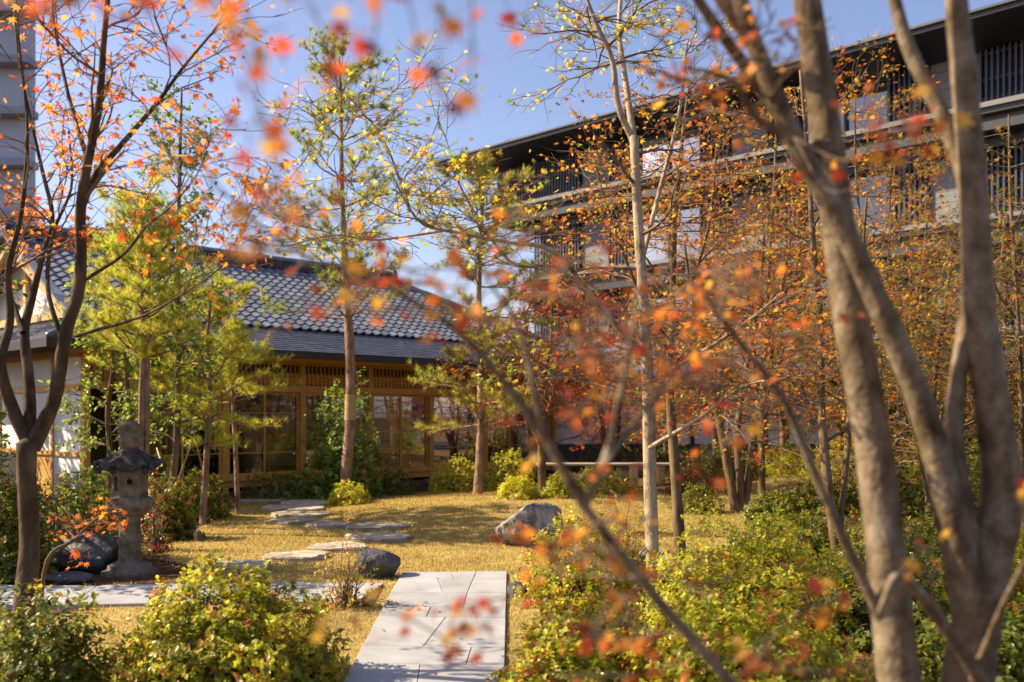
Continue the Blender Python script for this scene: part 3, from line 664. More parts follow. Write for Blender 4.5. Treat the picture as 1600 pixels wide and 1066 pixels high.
# curled hexagonal roof
m = 72; an = np.linspace(0, 2 * np.pi, m, endpoint=False); V = []
prof = [(0.0, 38), (0.28, 38), (0.50, 31), (0.72, 20), (0.90, 12), (1.0, 9), (1.0, 2), (0.93, 0), (0.6, 3)]
co = np.abs(((an - HA + math.pi / 6) % (math.pi / 3)) - math.pi / 6); cr_ = (1 - co / (math.pi / 6)) ** 4      # 1 at the corners
for f, zz in prof:
    rr = rp(40) * f * (1 + 0.22 * cr_ * f ** 2 - 0.02); lift = rp(9) * cr_ * max(0, f - 0.55) ** 1.0 / 0.45 * (1 if f > 0.6 else 0)
    V.append(np.c_[L0[0] + rr * np.cos(an), L0[1] + rr * np.sin(an), L0[2] + zpx(735) + rp(zz) * 0.92 + lift])
V = np.vstack(V); Q = [(r_ * m + k, (r_ + 1) * m + k, (r_ + 1) * m + (k + 1) % m, r_ * m + (k + 1) % m) for r_ in range(len(prof) - 1) for k in range(m)]
a = Acc(); a.add(V, Q); roof_l = a.obj('roof', 'lantern_cap', lan, smooth=True)
for k in range(6):                                     # curled corner scrolls
    aa = HA + math.pi / 3 * k; dd = np.array([math.cos(aa), math.sin(aa), 0]); c0 = L0 + dd * rp(46) + [0, 0, zpx(727)]
    th = np.linspace(-2.2, 2.6, 12); rr = np.linspace(rp(9), rp(4), 12)
    pth = np.array([c0 + dd * r_ * math.cos(t_) * .8 + np.array([0, 0, 1]) * r_ * math.sin(t_) for t_, r_ in zip(th, rr)])
    b = Acc(); b.tube(pth, np.linspace(rp(4.6), rp(3), 12), 8); b.obj('corner_scroll', 'lantern_cap', roof_l, smooth=True)
a = Acc(); a.lathe([(rp(13), zpx(702)), (rp(15), zpx(699)), (rp(16), zpx(694)), (rp(17.5), zpx(690)), (rp(17.5), zpx(686)), (rp(14.5), zpx(683)), (rp(16), zpx(678)), (rp(17.5), zpx(670)), (rp(17), zpx(665)), (rp(11), zpx(661)), (rp(5), zpx(658)), (rp(1.5), zpx(653)), (0.0005, zpx(652))], L0, 30)
a.obj('finial', 'lantern_stone', lan, smooth=True)
a = Acc(); a.lathe([(rp(20), zb0 + .004), (0.001, zb0 + .004)], L0, 6, HA); a.obj('fire_box_floor', 'lantern_cap', lan)

# ------------------------------------------------------------------ tea house
HP = np.array([-5.06, 20.3]); HU = unit(np.array([0.695, 0.719])); HN = np.array([HU[1], -HU[0]])
def H(s, t, z): p = HP + HU * s + HN * t; return np.array([p[0], p[1], z])
U3, N3, Z3 = np.r_[HU, 0], np.r_[HN, 0], np.array([0, 0, 1.0])
house = empty('tea_house', H(2.7, -3.5, 0), 'single storey timber tea house with grey tiled hip and gable roof', 'house')
def hbox(acc, s0, s1, t0, t1, z0, z1): acc.box(H((s0 + s1) / 2, (t0 + t1) / 2, (z0 + z1) / 2), U3 * (s1 - s0) / 2, N3 * (t1 - t0) / 2, Z3 * (z1 - z0) / 2)
def hpart(name, mat, *boxes, parent=house, bev=0.0):
    a = Acc()
    for b in boxes: hbox(a, *b)
    o = a.obj(name, mat, parent)
    if bev: bevel_obj(o, bev, 1)
    return o
S0, S1 = -3.66, 9.0
hpart('foundation', 'foundation', (S0 + .05, S1 - .05, -7, -0.05, -0.3, 0.10))
hpart('skirting', 'timber', (S0, S1, -0.06, 0.0, 0.17, 0.30))
hpart('sill', 'timber', (S0 - .03, S1, -0.12, 0.05, 0.30, 0.37), bev=.006)
hpart('floor', 'tatami', (S0 + .1, S1 - .1, -5.0, -0.13, 0.28, 0.33))
hpart('ceiling', 'room_wall', (S0 + .1, S1 - .1, -5.0, -0.1, 2.60, 2.64))
hpart('inner_wall', 'room_wall', (S0 + .1, S1 - .1, -5.06, -5.0, 0.3, 2.62))
hpart('rear_wall', 'plaster', (S0 + .1, S1 - .1, -7.0, -6.9, 0.1, 2.7))
hpart('end_wall', 'plaster', (S1 - .06, S1, -7.0, -0.08, 0.1, 2.7))
posts = [-2.66 + 1.8 * k for k in range(7)]
for s in [S0 + 0.06] + posts + [S1 - 0.06]:
    hpart('post', 'timber', (s - .06, s + .06, -0.13, 0.02, 0.37, 2.66), bev=.004)
    hpart('floor_strut', 'timber', (s - .06, s + .06, -0.05, 0.005, -0.1, 0.17))
hpart('lintel', 'timber', (S0, S1, -0.10, 0.035, 2.09, 2.23), bev=.005)
hpart('eave_beam', 'timber', (S0, S1, -0.10, 0.03, 2.66, 2.78), bev=.005)
hpart('eave_purlin', 'timber', (S0 - .6, S1 + .5, 0.40, 0.50, 2.70, 2.79))
edges = [S0 + .12] + posts + [S1 - .12]
for k in range(len(edges) - 1):                         # transom lattice of each bay: vertical bars, two rails, wavy battens
    e0, e1 = edges[k] + .06, edges[k + 1] - .06
    if e1 - e0 < .3: continue
    a = Acc(); nb = int((e1 - e0) / 0.105)
    for q in range(nb + 1):
        s = e0 + (e1 - e0) * q / nb
        hbox(a, s - .009, s + .009, -0.05, -0.028, 2.23, 2.66)
    for zz in (2.37, 2.45): hbox(a, e0, e1, -0.028, -0.012, zz - .008, zz + .008)
    for q in range(nb):                                # boat-shaped batten ends
        s = e0 + (e1 - e0) * (q + .5) / nb
        for zz, hw in ((2.26, .02), (2.30, .034), (2.36, .04), (2.42, .034), (2.47, .02)): hbox(a, s - hw, s + hw, -0.075, -0.055, zz - .026, zz + .026)
    a.obj('transom_lattice', 'timber', house, kind='stuff')
    hpart('transom_board', 'dark_wood', (e0, e1, -0.10, -0.09, 2.23, 2.66))
for k in range(len(posts)):                             # pairs of glazed sliding doors
    b0, b1 = posts[k] + .06, (posts[k] + 1.74 if k < 6 else S1 - .12)
    if b1 - b0 < .7: continue
    for h_ in range(2):
        s0 = b0 + (b1 - b0) / 2 * h_ - (.02 if h_ else 0); s1 = b0 + (b1 - b0) / 2 * (h_ + 1) + (.02 if not h_ else 0); t0 = -0.045 - 0.045 * h_
        a = Acc()
        for x0, x1, z0, z1 in ((s0, s0 + .045, .37, 2.09), (s1 - .045, s1, .37, 2.09), (s0 + .045, s1 - .045, .37, .45), (s0 + .045, s1 - .045, 2.04, 2.09)): hbox(a, x0, x1, t0 - .02, t0 + .02, z0, z1)
        d = a.obj('sliding_door', 'timber', house)
        for zz in ((0.85, 1.25, 1.66) if k >= 3 else ((0.85,) if k == 2 else (0.85, 1.66))):
            hpart('glazing_bar', 'timber', (s0 + .045, s1 - .045, t0 - .012, t0 + .012, zz - .01, zz + .01), parent=d)
        hpart('pane', 'door_glass', (s0 + .045, s1 - .045, t0 - .002, t0 + .002, .45, 2.04), parent=d)
hpart('low_table', 'dark_wood', (-.9, .2, -2.2, -1.3, .62, .66), (-.85, -.78, -2.1, -1.4, .33, .62), (.08, .15, -2.1, -1.4, .33, .62))
for s in (1.2, 4.0, 6.3): hpart('inner_post', 'timber', (s, s + .12, -3.1, -2.98, .33, 2.6))
hpart('inner_screen', 'plaster', (1.32, 4.0, -3.06, -3.02, .4, 1.9))
# white plastered end with exposed timbers
pz = [(0.95, 2.05), (2.17, 2.66)]; pt = [0, -1.35, -2.7, -4.05, -5.4, -7.0]
for k in range(5):
    for z0, z1 in pz: hpart('plaster_panel', 'plaster', (S0 - .0, S0 + .05, pt[k + 1] + .05, pt[k] - .13 if k == 0 else pt[k] - .05, z0, z1))
    hpart('wainscot', 'timber' if k == 1 else ('plaster' if k == 0 else 'dark_wood'), (S0 - .01, S0 + .05, pt[k + 1] + .05, pt[k] - .13 if k == 0 else pt[k] - .05, 0.12, 0.87))
    hpart('wall_post', 'timber', (S0 - .03, S0 + .06, pt[k + 1] - .05, pt[k + 1] + .05, 0.1, 2.7))
hpart('wall_rail', 'timber', (S0 - .05, S0 + .04, -7, -.13, .87, .95)); hpart('wall_rail', 'timber', (S0 - .05, S0 + .04, -7, -.13, 2.05, 2.17)); hpart('wall_rail', 'timber', (S0 - .05, S0 + .04, -7, -.13, 2.66, 2.78))
for q in range(5): hpart('louvre_slat', 'timber_light', (S0 - .10, S0 - .05, -1.0, -.55, .12 + q * .09, .18 + q * .09))
# roof
ZE, ZM, ZR = 2.87, 3.42, 5.20
SE0, SE1, TE0, TE1 = -4.62, 9.95, 0.92, -7.92        # eave rectangle
SG, SM1, TM0, TM1 = -3.3, 9.2, -0.3, -6.7            # gable plane, inner rectangle
SRE, TR = 6.0, -3.5
a = Acc()
a.add([H(SE0, TE0, ZE), H(SE1, TE0, ZE), H(SM1, TM0, ZM), H(SG, TM0, ZM), H(SE0, TE1, ZE), H(SE1, TE1, ZE), H(SM1, TM1, ZM), H(SG, TM1, ZM), H(SG - .45, TR, ZR), H(SRE, TR, ZR), H(SG - .45, TM0, ZM), H(SG - .45, TM1, ZM)],
      [(0, 1, 2, 3), (1, 5, 6, 2), (5, 4, 7, 6), (4, 0, 3, 7), (10, 2, 9, 8), (6, 11, 8, 9)], [(2, 6, 9)])
V = a.V[0]; a.add(V - [0, 0, 0.09], [(3, 2, 1, 0), (2, 6, 5, 1), (6, 7, 4, 5), (7, 3, 0, 4), (8, 9, 2, 10), (9, 8, 11, 6)])
roof = a.obj('roof', 'roof_dark', house)
hpart('eave_fascia', 'gutter', (SE0, SE1, TE0, TE0 + .05, ZE - .13, ZE + .012), (SE0 - .05, SE0, TE1, TE0 + .05, ZE - .13, ZE + .012), parent=roof)
a = Acc(); tt = np.linspace(0, 1, 30)
for q in range(34):
    s = SE0 + .3 + q * .42
    a.bar(H(s, -.1, 2.86 + .06), H(s, .9, 2.77), .05, .06)
a.obj('rafters', 'timber', roof)
def strip_roof(P00, P10, P01, P11, rowsn, name):       # thin lapped strips from eave (P0*) to top (P1*), ends at x0 / x1, joints staggered
    a = Acc(); rg = np.random.default_rng(7)
    nrm = unit(np.cross(P10 - P00, P01 - P00)); nrm = nrm if nrm[2] > 0 else -nrm
    for r_ in range(rowsn):
        f0, f1 = r_ / rowsn, (r_ + 1.25) / rowsn; f1 = min(f1, 1)
        A0, B0 = P00 + (P01 - P00) * f0, P10 + (P11 - P10) * f0; A1, B1 = P00 + (P01 - P00) * f1, P10 + (P11 - P10) * f1
        L = np.linalg.norm(B0 - A0); m_ = max(2, int(L / .30)); off = 0.5 * (r_ % 2)
        us = np.clip((np.arange(m_ + 2) - off) / m_, 0, 1)
        for k in range(len(us) - 1):
            if us[k + 1] - us[k] < 1e-4: continue
            g = .004 / L; u0, u1 = us[k] + g, us[k + 1] - g; jz = rg.uniform(0, .006)
            lo0, lo1, hi1, hi0 = A0 + (B0 - A0) * u0, A0 + (B0 - A0) * u1, A1 + (B1 - A1) * u1, A1 + (B1 - A1) * u0
            up = nrm * (.030 + jz); V = np.array([lo0 + up, lo1 + up, hi1 + nrm * .008, hi0 + nrm * .008, lo0 + nrm * .002, lo1 + nrm * .002])
            a.add(V, [(0, 1, 2, 3), (4, 5, 1, 0)])
    return a.obj(name, 'roof_strip', roof, kind='stuff')
strip_roof(H(SE0, TE0, ZE), H(SE1, TE0, ZE), H(SG, TM0, ZM), H(SM1, TM0, ZM), 12, 'roof_shingles')
strip_roof(H(SE0, TE1, ZE), H(SE0, TE0, ZE), H(SG, TM1, ZM), H(SG, TM0, ZM), 12, 'roof_shingles')
# pantiles on the upper front slope
sl = np.array([H(0, TR, ZR) - H(0, TM0, ZM)])[0]; SL = np.linalg.norm(sl); upv = sl / SL; nrm = unit(np.cross(U3, upv)); nrm = nrm if nrm[2] > 0 else -nrm
TW, TLn, rowsn = 0.24, 0.36, 15; pitch = (SL - .12) / rowsn
us = np.linspace(0, 1, 8); prof = np.array([0.012, 0.0, 0.0, 0.008, 0.028, 0.046, 0.044, 0.020])
V = []; 
for yy, lift in ((-0.05, 0.05), (pitch + .02, 0.012)): V += [(u * TW * 1.02, yy, lift + p_) for u, p_ in zip(us, prof)]
V += [(u * TW * 1.02, -0.05, 0.05 + p_ - .035) for u, p_ in zip(us, prof)] + V[:8]
TQ = [(k, k + 1, 8 + k + 1, 8 + k) for k in range(7)] + [(16 + k, 16 + k + 1, 24 + k + 1, 24 + k) for k in range(7)]
ta = Acc(); ta.add(V, TQ); tile_me = ta.mesh('tile', True); tile_me.materials.append(MATS['roof_tile'])
B3 = np.stack([U3, upv, nrm], 1); spots = []
for r_ in range(rowsn):
    o0 = H(0, TM0 + .05, 0); base_r = np.array([H(0, TM0, ZM)])[0] + upv * (pitch * r_) + nrm * .02
    tpos = TM0 - (-(TR - TM0)) * (r_ / rowsn); smax = SM1 - (SM1 - SRE) * (r_ / rowsn) - .25
    s = SG - .42
    while s < smax: spots.append((base_r + U3 * s, r_)); s += TW
spots.sort(key=lambda p: np.linalg.norm(p[0] - [0, 0, CAMZ]) + (60 if ((p[0][0] / p[0][1]) * F + CX) < 190 else 0))
for p, _ in spots[:300]:
    o = bpy.data.objects.new('tile', tile_me); COL.objects.link(o); o.parent = roof
    M = Matrix.Identity(4)
    for r_ in range(3):
        for c_ in range(3): M[r_][c_] = B3[r_, c_]
        M[r_][3] = p[r_] - ORG[roof.name][r_]
    o.matrix_local = M
a = Acc(); Vt = np.array(V)
for p, _ in spots[300:]: a.add(p + Vt @ B3.T, TQ)
a.obj('tile_field', 'roof_tile', roof, smooth=True, kind='stuff')
for z_, w_ in ((.05, .30), (.13, .24), (.21, .20)): hpart('ridge_course', 'roof_dark', (SG - .5, SRE + .12, TR - w_ / 2, TR + w_ / 2, ZR + z_ - .04, ZR + z_ + .035), parent=roof)
a = Acc(); a.tube([H(s, TR, ZR + .27) for s in np.linspace(SG - .5, SRE + .15, 20)], [.075] * 20, 10); a.obj('ridge_cap', 'roof_tile', roof, smooth=True)
a = Acc(); a.add([H(SRE + .12, TR - .2, ZR - .05), H(SRE + .12, TR + .2, ZR - .05), H(SRE + .12, TR + .16, ZR + .32), H(SRE + .16, TR, ZR + .5), H(SRE + .12, TR - .16, ZR + .32),
       H(SRE + .24, TR - .2, ZR - .05), H(SRE + .24, TR + .2, ZR - .05), H(SRE + .24, TR + .16, ZR + .32), H(SRE + .28, TR, ZR + .5), H(SRE + .24, TR - .16, ZR + .32)],
      [(0, 1, 6, 5), (1, 2, 7, 6), (2, 3, 8, 7), (3, 4, 9, 8), (4, 0, 5, 9), (0, 1, 2, 4), (5, 6, 7, 9)], [(2, 3, 4), (7, 8, 9)]); a.obj('ridge_end_tile', 'roof_tile', roof)
for tA in (TM0, TM1):                                  # hip ridges of the far end
    a = Acc(); q0, q1 = H(SRE, TR, ZR + .1), H(SM1 + .05, tA, ZM + .1)
    a.tube([q0 + (q1 - q0) * f for f in np.linspace(0, 1, 10)], [.11] * 10, 8); a.obj('hip_ridge', 'roof_tile', roof, smooth=True)
    q0, q1 = H(SM1, tA, ZM + .06), H(SE1, TE0 if tA == TM0 else TE1, ZE + .06)
    a = Acc(); a.tube([q0 + (q1 - q0) * f for f in np.linspace(0, 1, 6)], [.07] * 6, 8); a.obj('hip_ridge', 'roof_tile', roof, smooth=True)
a = Acc(); q0, q1 = H(SG, TM0, ZM + .06), H(SE0, TE0, ZE + .05); a.tube([q0 + (q1 - q0) * f for f in np.linspace(0, 1, 6)], [.06] * 6, 8); a.obj('hip_ridge', 'roof_tile', roof, smooth=True)
# gable end
a = Acc(); a.add([H(SG, TM0 + .0, ZM - .05), H(SG, TM1, ZM - .05), H(SG, TR, ZR - .08)], None, [(0, 1, 2)]); a.obj('gable_wall', 'plaster', roof)
for tA in (TM0, TM1):
    q0, q1 = H(SG - .42, TR, ZR + .02), H(SG - .42, tA + (.12 if tA == TM0 else -.12), ZM - .03); dv = unit(q1 - q0)
    a = Acc(); a.bar(q0 - Z3 * .13, q1 - Z3 * .13, .05, .24); a.obj('barge_board', 'timber_light', roof)
    a = Acc(); a.bar(q0 - U3 * .03 + Z3 * .04, q1 - U3 * .03 + Z3 * .04, .18, .05); a.obj('verge_tiles', 'roof_tile', roof)
    a = Acc(); a.bar(q0 + U3 * .12 - Z3 * .1, q1 + U3 * .12 - Z3 * .1, .10, .10); a.obj('gable_purlin', 'timber', roof)
hpart('gable_tie_beam', 'timber_light', (SG - .12, SG - .02, TM1 + .5, TM0 - .5, ZM + .05, ZM + .2), parent=roof)
hpart('gable_strut', 'timber_light', (SG - .1, SG - .02, TR - .07, TR + .07, ZM + .2, ZR - .2), parent=roof)

# ------------------------------------------------------------------ plastered corridor wing behind the lawn
wing = empty('corridor_wing', (4.2, 28.5, 0.2), 'low plastered corridor wing with dark base and roof behind the bench', 'building')
def wbox(name, mat, x0, x1, y0, y1, z0, z1, parent=wing):
    a = Acc(); a.box(((x0 + x1) / 2, (y0 + y1) / 2, (z0 + z1) / 2), (abs(x1 - x0) / 2, 0, 0), (0, abs(y1 - y0) / 2, 0), (0, 0, abs(z1 - z0) / 2)); return a.obj(name, mat, parent)
wbox('base', 'foundation', 0.9, 9, 27.0, 30, -.1, .82)
for k in range(4): wbox('plaster_panel', 'plaster', 0.95 + 2 * k, 2.85 + 2 * k, 27.05, 27.2, .84, 2.35)
for k in range(5): wbox('post', 'dark_wood', 0.85 + 2 * k, .95 + 2 * k, 27.0, 27.2, .82, 2.6)
wbox('header', 'dark_wood', 0.9, 9, 27.02, 27.2, 2.35, 2.62)
a = Acc(); a.add([(0.3, 26.0, 2.65), (9.6, 26.0, 2.65), (9.6, 28.5, 3.7), (.3, 28.5, 3.7), (.3, 31, 2.65), (9.6, 31, 2.65), (0.3, 26.0, 2.55), (9.6, 26.0, 2.55), (.3, 31, 2.55), (9.6, 31, 2.55)],
      [(0, 1, 2, 3), (3, 2, 5, 4), (6, 7, 1, 0), (7, 6, 8, 9)]); a.obj('roof', 'blue_roof', wing)

# ------------------------------------------------------------------ hotel
QC = np.array([-.73, 45.5]); QA = unit(np.array([0.70, -0.71])); QN = np.array([QA[1], -QA[0]])
QN = QN if QN @ (-QC) > 0 else -QN
A3, B3h = np.r_[QA, 0], np.r_[QN, 0]
def K(q, t, z): p = QC + QA * q + QN * t; return np.array([p[0], p[1], z])
hotel = empty('hotel_building', K(14, -6, 0), 'modern four storey hotel with dark flat eaves and black slatted screens', 'building')
def kbox(acc, q0, q1, t0, t1, z0, z1): acc.box(K((q0 + q1) / 2, (t0 + t1) / 2, (z0 + z1) / 2), A3 * (q1 - q0) / 2, B3h * (t1 - t0) / 2, Z3 * (z1 - z0) / 2)
def kpart(name, mat, *bs, parent=hotel, kind=None):
    a = Acc()
    for b in bs: kbox(a, *b)
    return a.obj(name, mat, parent, kind=kind)
QL = 34.0
kpart('core', 'concrete', (2.45, QL, -14, -.35, 0, 10.2)); kpart('upper_core', 'concrete', (0.02, QL, -14, -.36, 10.2, 12.7))
a = Acc(); zt = 13.15
a.add([K(-2, 2, zt), K(QL + 2, 2, zt), K(QL + 2, -16, zt), K(-2, -16, zt), K(-2, 2, zt - .16), K(QL + 2, 2, zt - .16), K(QL + 2, -16, zt - .16), K(-2, -16, zt - .16),
       K(0, 0, zt - .5), K(QL, 0, zt - .5), K(QL, -14, zt - .5), K(0, -14, zt - .5), K(5, -7, zt + 1.6), K(QL - 5, -7, zt + 1.6)],
      [(0, 1, 5, 4), (1, 2, 6, 5), (2, 3, 7, 6), (3, 0, 4, 7), (4, 5, 9, 8), (5, 6, 10, 9), (6, 7, 11, 10), (7, 4, 8, 11), (0, 12, 13, 1), (2, 13, 12, 3)], [(3, 12, 0), (1, 13, 2)])
hroof = a.obj('roof', 'charcoal_metal', hotel)
kpart('gutter', 'slat_metal', (-2.03, QL + 2, 2.0, 2.1, zt - .02, zt + .05), parent=hroof)
floors = [(10.9, 12.66), (7.55, 9.65), (4.2, 6.3)]
for fi, (z0, z1) in enumerate(floors):
    kpart('slab_band', 'concrete', (-.2 if fi == 0 else 2.3, QL, -.34, .55, z0 - .28, z0))
    kpart('slab_ledge', 'panel_cladding', (-.25 if fi == 0 else 2.25, QL, .55, .66, z0 - .12, z0 + .03))
    kpart('soffit_panel', 'panel_cladding', (-.1 if fi == 0 else 2.4, QL, -.34, .15, z0 - .66, z0 - .28))
    kpart('dark_beam', 'charcoal_metal', (2.2, QL, .15, 1.0, z0 - .92, z0 - .67))
    kpart('blind_box', 'charcoal_metal', (2.3, QL, -.30, .25, z0 - 1.26, z0 - .92))
    q = 0.0 if fi == 0 else 2.5; pat = [('w', .9), ('l', 4.3)] if fi == 0 else [('l', 2.7)]
    while True:
        for kind_, ln in pat:
            if q + ln > QL: break
            if kind_ == 'w':
                nb = 6; hh = (z1 - z0) / nb
                for j in range(nb): kpart('cladding_board', 'panel_cladding', (q + .01, q + ln - .01, -.34, -.05 + .004 * (j % 2), z0 + hh * j + .012, z0 + hh * (j + 1)))
            elif kind_ == 'l':
                kpart('screen_back', 'screen_back', (q, q + ln, -.34, -.30, z0, z1))
                a = Acc(); ns = int(ln / .165)
                for j in range(ns): kbox(a, q + ln * (j + .5) / ns - .03, q + ln * (j + .5) / ns + .03, .05, .13, z0 + .03, z1)
                for zz in (z0 + .3, (z0 + z1) / 2, z1 - .1): kbox(a, q, q + ln, .0, .045, zz - .03, zz + .03)
                a.obj('slat_screen', 'slat_metal', hotel, kind='stuff')
            else:
                win = kpart('window', 'charcoal_metal', (q, q + .08, -.34, -.1, z0, z1), (q + ln - .08, q + ln, -.34, -.1, z0, z1), (q + .08, q + ln - .08, -.34, -.1, z0, z0 + .08), (q + .08, q + ln - .08, -.34, -.1, z1 - .08, z1), (q + ln / 2 - .04, q + ln / 2 + .04, -.34, -.1, z0 + .08, z1 - .08))
                kpart('pane', 'hotel_glass', (q + .08, q + ln / 2 - .04, -.24, -.22, z0 + .08, z1 - .08), parent=win); kpart('pane', 'hotel_glass', (q + ln / 2 + .04, q + ln - .08, -.24, -.22, z0 + .08, z1 - .08), parent=win)
            q += ln
        else:
            pat = [('w', 1.5), ('l', 1.35), ('g', 3.1), ('l', 1.35)]; continue
        break
kpart('ground_floor_band', 'charcoal_metal', (0, QL, -.34, 1.2, 2.9, 3.3))
for j in range(10):
    win = kpart('shop_window', 'charcoal_metal', (1 + j * 3.2, 1.1 + j * 3.2, -.34, -.1, .2, 2.9), (4.1 + j * 3.2, 4.2 + j * 3.2, -.34, -.1, .2, 2.9), (1.1 + j * 3.2, 4.1 + j * 3.2, -.34, -.1, .2, .4))
    kpart('pane', 'hotel_glass', (1.1 + j * 3.2, 4.1 + j * 3.2, -.24, -.22, .4, 2.9), parent=win)

# ------------------------------------------------------------------ tower block and blue roofed hall behind the left trees
tower = empty('tower_block', (-33, 62, 0), 'pale grey tower block with projecting balcony slabs at the far left', 'building')
a = Acc(); a.box((-37.2, 61.5, 20), (7.3, 0, 0), (0, 1.0, 0), (0, 0, 20)); a.obj('wall', 'tower_paint', tower)
for k in range(9):
    z = 4.5 + 3.08 * k; a = Acc(); a.box((-36.7, 60.2, z), (7.75, 0, 0), (0, .7, 0), (0, 0, .22)); a.obj('balcony_slab', 'tower_slab', tower)
hall = empty('blue_roofed_hall', (-17, 36, 0), 'hall with plain blue metal roof behind the tea house gable', 'building')
a = Acc(); a.box((-18.5, 39, 3), (7, 0, 0), (0, 4, 0), (0, 0, 3)); a.obj('wall', 'tower_paint', hall)
a = Acc(); a.add([(-27, 33.5, 6.0), (-10.8, 33.5, 6.0), (-13.0, 38, 8.75), (-27, 38, 8.9), (-27, 33.5, 5.85), (-10.8, 33.5, 5.85), (-10.8, 44, 6.0), (-27, 44, 6.0)], [(0, 1, 2, 3), (4, 5, 1, 0), (3, 2, 6, 7)], [(1, 6, 2)])
hr = a.obj('roof', 'blue_roof', hall)
for k in range(30):
    s = Acc(); x = -26.8 + .5 * k; s.bar((x, 33.5, 6.03), (x, 38, 8.87 - (.12 if k > 26 else 0)), .04, .05); s.obj('standing_seam', 'blue_roof', hr)

# ------------------------------------------------------------------ wooden bench, spotlight, stakes
bc = at(950, 725, 20.3); bzg = gzf(bc[0], 20.3)
bench = empty('wooden_bench', (bc[0], 20.3, bzg), 'long pale wooden bench at the far edge of the lawn', 'bench')
bx0, bx1, bz = at(838, 725, 20.3)[0], at(1062, 725, 20.3)[0], bc[2]
for yy in (20.05, 20.22, 20.39):
    a = Acc(); a.box(((bx0 + bx1) / 2, yy, bz), ((bx1 - bx0) / 2, 0, 0), (0, .075, 0), (0, 0, .02)); bevel_obj(a.obj('seat_plank', 'timber_weathered', bench), .005, 1)
for px in (846, 920, 989, 1031, 1058):
    x = at(px, 700, 20.3)[0]; zg = gzf(x, 20.3); a = Acc(); a.box((x, 20.22, (zg + bz - .03) / 2), (.07, 0, 0), (0, .18, 0), (0, 0, (bz - .03 - zg) / 2 + .01)); bevel_obj(a.obj('leg', 'timber_light', bench), .005, 1)
sp = G(600, 768) + [0.15, .4, 0]
spot = empty('garden_spotlight', sp, 'small black garden spotlight standing before the house base', 'spotlight')
a = Acc(); a.tube([sp + [0, 0, -.05], sp + [0, 0, .2]], [.015, .015], 8); a.obj('stake', 'black_plastic', spot)
a = Acc(); a.tube([sp + [-.05, .03, .2], sp + [.0, 0, .25], sp + [.09, -.02, .31]], [.04, .05, .05], 12); a.obj('lamp_head', 'black_plastic', spot)
for lab, p0, p1 in (('slanting bamboo stake propping the thin trunk beside the lantern', G(290, 838), at(245, 700, 13.6)), ('slanting bamboo stake tied to the slender leaning pine', G(332, 800), at(298, 655, 14.4)),
                    ('slanting bamboo stake crossing the middle of the evergreens', G(255, 815), at(300, 690, 14.0))):
    o = Acc(); o.tube([p0 - [0, 0, .05], (p0 + p1) / 2, p1], [.014, .013, .012], 8); tag(o.obj('bamboo_stake', 'bamboo', smooth=True), lab, 'stake', 'bamboo stakes among the evergreens')
o = Acc(); p0 = G(309, 846); o.tube([p0 - [0, 0, .03], p0 + [0, 0, .12]], [.055, .05], 10); tag(o.obj('wooden_stump', 'bark_pine', smooth=True), 'short wooden stump at the bed edge near the evergreens', 'stump')

# ------------------------------------------------------------------ left evergreens and pines
DARKG = [((0.08, 0.14, 0.03), 3), ((0.13, 0.19, 0.035), 2), ((0.20, 0.25, 0.05), 1)]
MIDG = [((0.22, 0.30, 0.045), 3), ((0.32, 0.37, 0.06), 2), ((0.12, 0.18, 0.035), 1)]
PINEY = [((0.42, 0.44, 0.06), 3), ((0.56, 0.50, 0.08), 2), ((0.30, 0.36, 0.06), 2), ((0.52, 0.38, 0.09), 1)]
leafy_tree('tall slender evergreen with dark glossy leaves behind the lantern', 14.2, [(0, [(268, None, 15), (268, 780, 14), (276, 690, 13), (280, 560, 11), (277, 420, 9), (280, 280, 7), (284, 140, 4)])], DARKG[1:] + MIDG[:1], 101, k=(34, 5, 3), L=(0.75, 0.38, 0.2), per=5, size=0.075, tmin=0.33, e1=38)
leafy_tree('leafy evergreen beside the white plastered end of the tea house', 15.2, [(0, [(170, None, 12), (172, 720, 11), (168, 640, 10), (176, 560, 8), (172, 470, 5)])], MIDG, 102, k=(18, 5, 3), L=(0.95, 0.45, 0.22), per=6, size=0.085, tmin=0.25, e1=18)
leafy_tree('broad evergreen left of the lantern bed, shading the lantern', 10.4, [(0, [(-165, None, 26), (-170, 760, 22), (-165, 600, 17), (-160, 450, 10), (-155, 330, 5)])], DARKG, 111, k=(34, 6, 3), L=(1.3, 0.6, 0.3), per=7, size=0.10, tmin=0.12, e1=10)  # out of view; placed and thickened to cast shade on the lantern
leafy_tree('tall evergreen beside the white plastered house end', 18.8, [(0, [(-135, None, 20), (-140, 650, 17), (-135, 520, 13), (-130, 420, 8), (-132, 330, 4)])], DARKG, 112, k=(34, 6, 3), L=(1.7, 0.7, 0.35), per=7, size=0.12, tmin=0.12, e1=10)  # unseen tree, added with a wide low crown to shade the end wall
shrub('tall dense camellia standing before the plastered house end', (-10.1, 17.7, gzf(-10.1, 17.7)), (1.0, 0.9, 2.1), DARKG, 113, shoots=1200, leaf=0.09, whorl=5, name='camellia_shrub', stems=30)  # added beyond the frame edge to block sun from the lower wall panels
pine('young twin stemmed pine directly behind the stone lantern', 13.4, [(0, [(222, None, 12), (221, 640, 11), (223, 520, 9), (222, 400, 7), (226, 300, 5)]), (0.2, [(229, None, 12), (229, 640, 11), (230, 520, 9), (233, 420, 7), (244, 340, 4)])], 103, whorls=8, per_w=5, Lb=1.15, tmin=0.40, e1=10, pal=PINEY, k2=6, tufts=3, tuft=(28, .115, .0060), wrap=None)
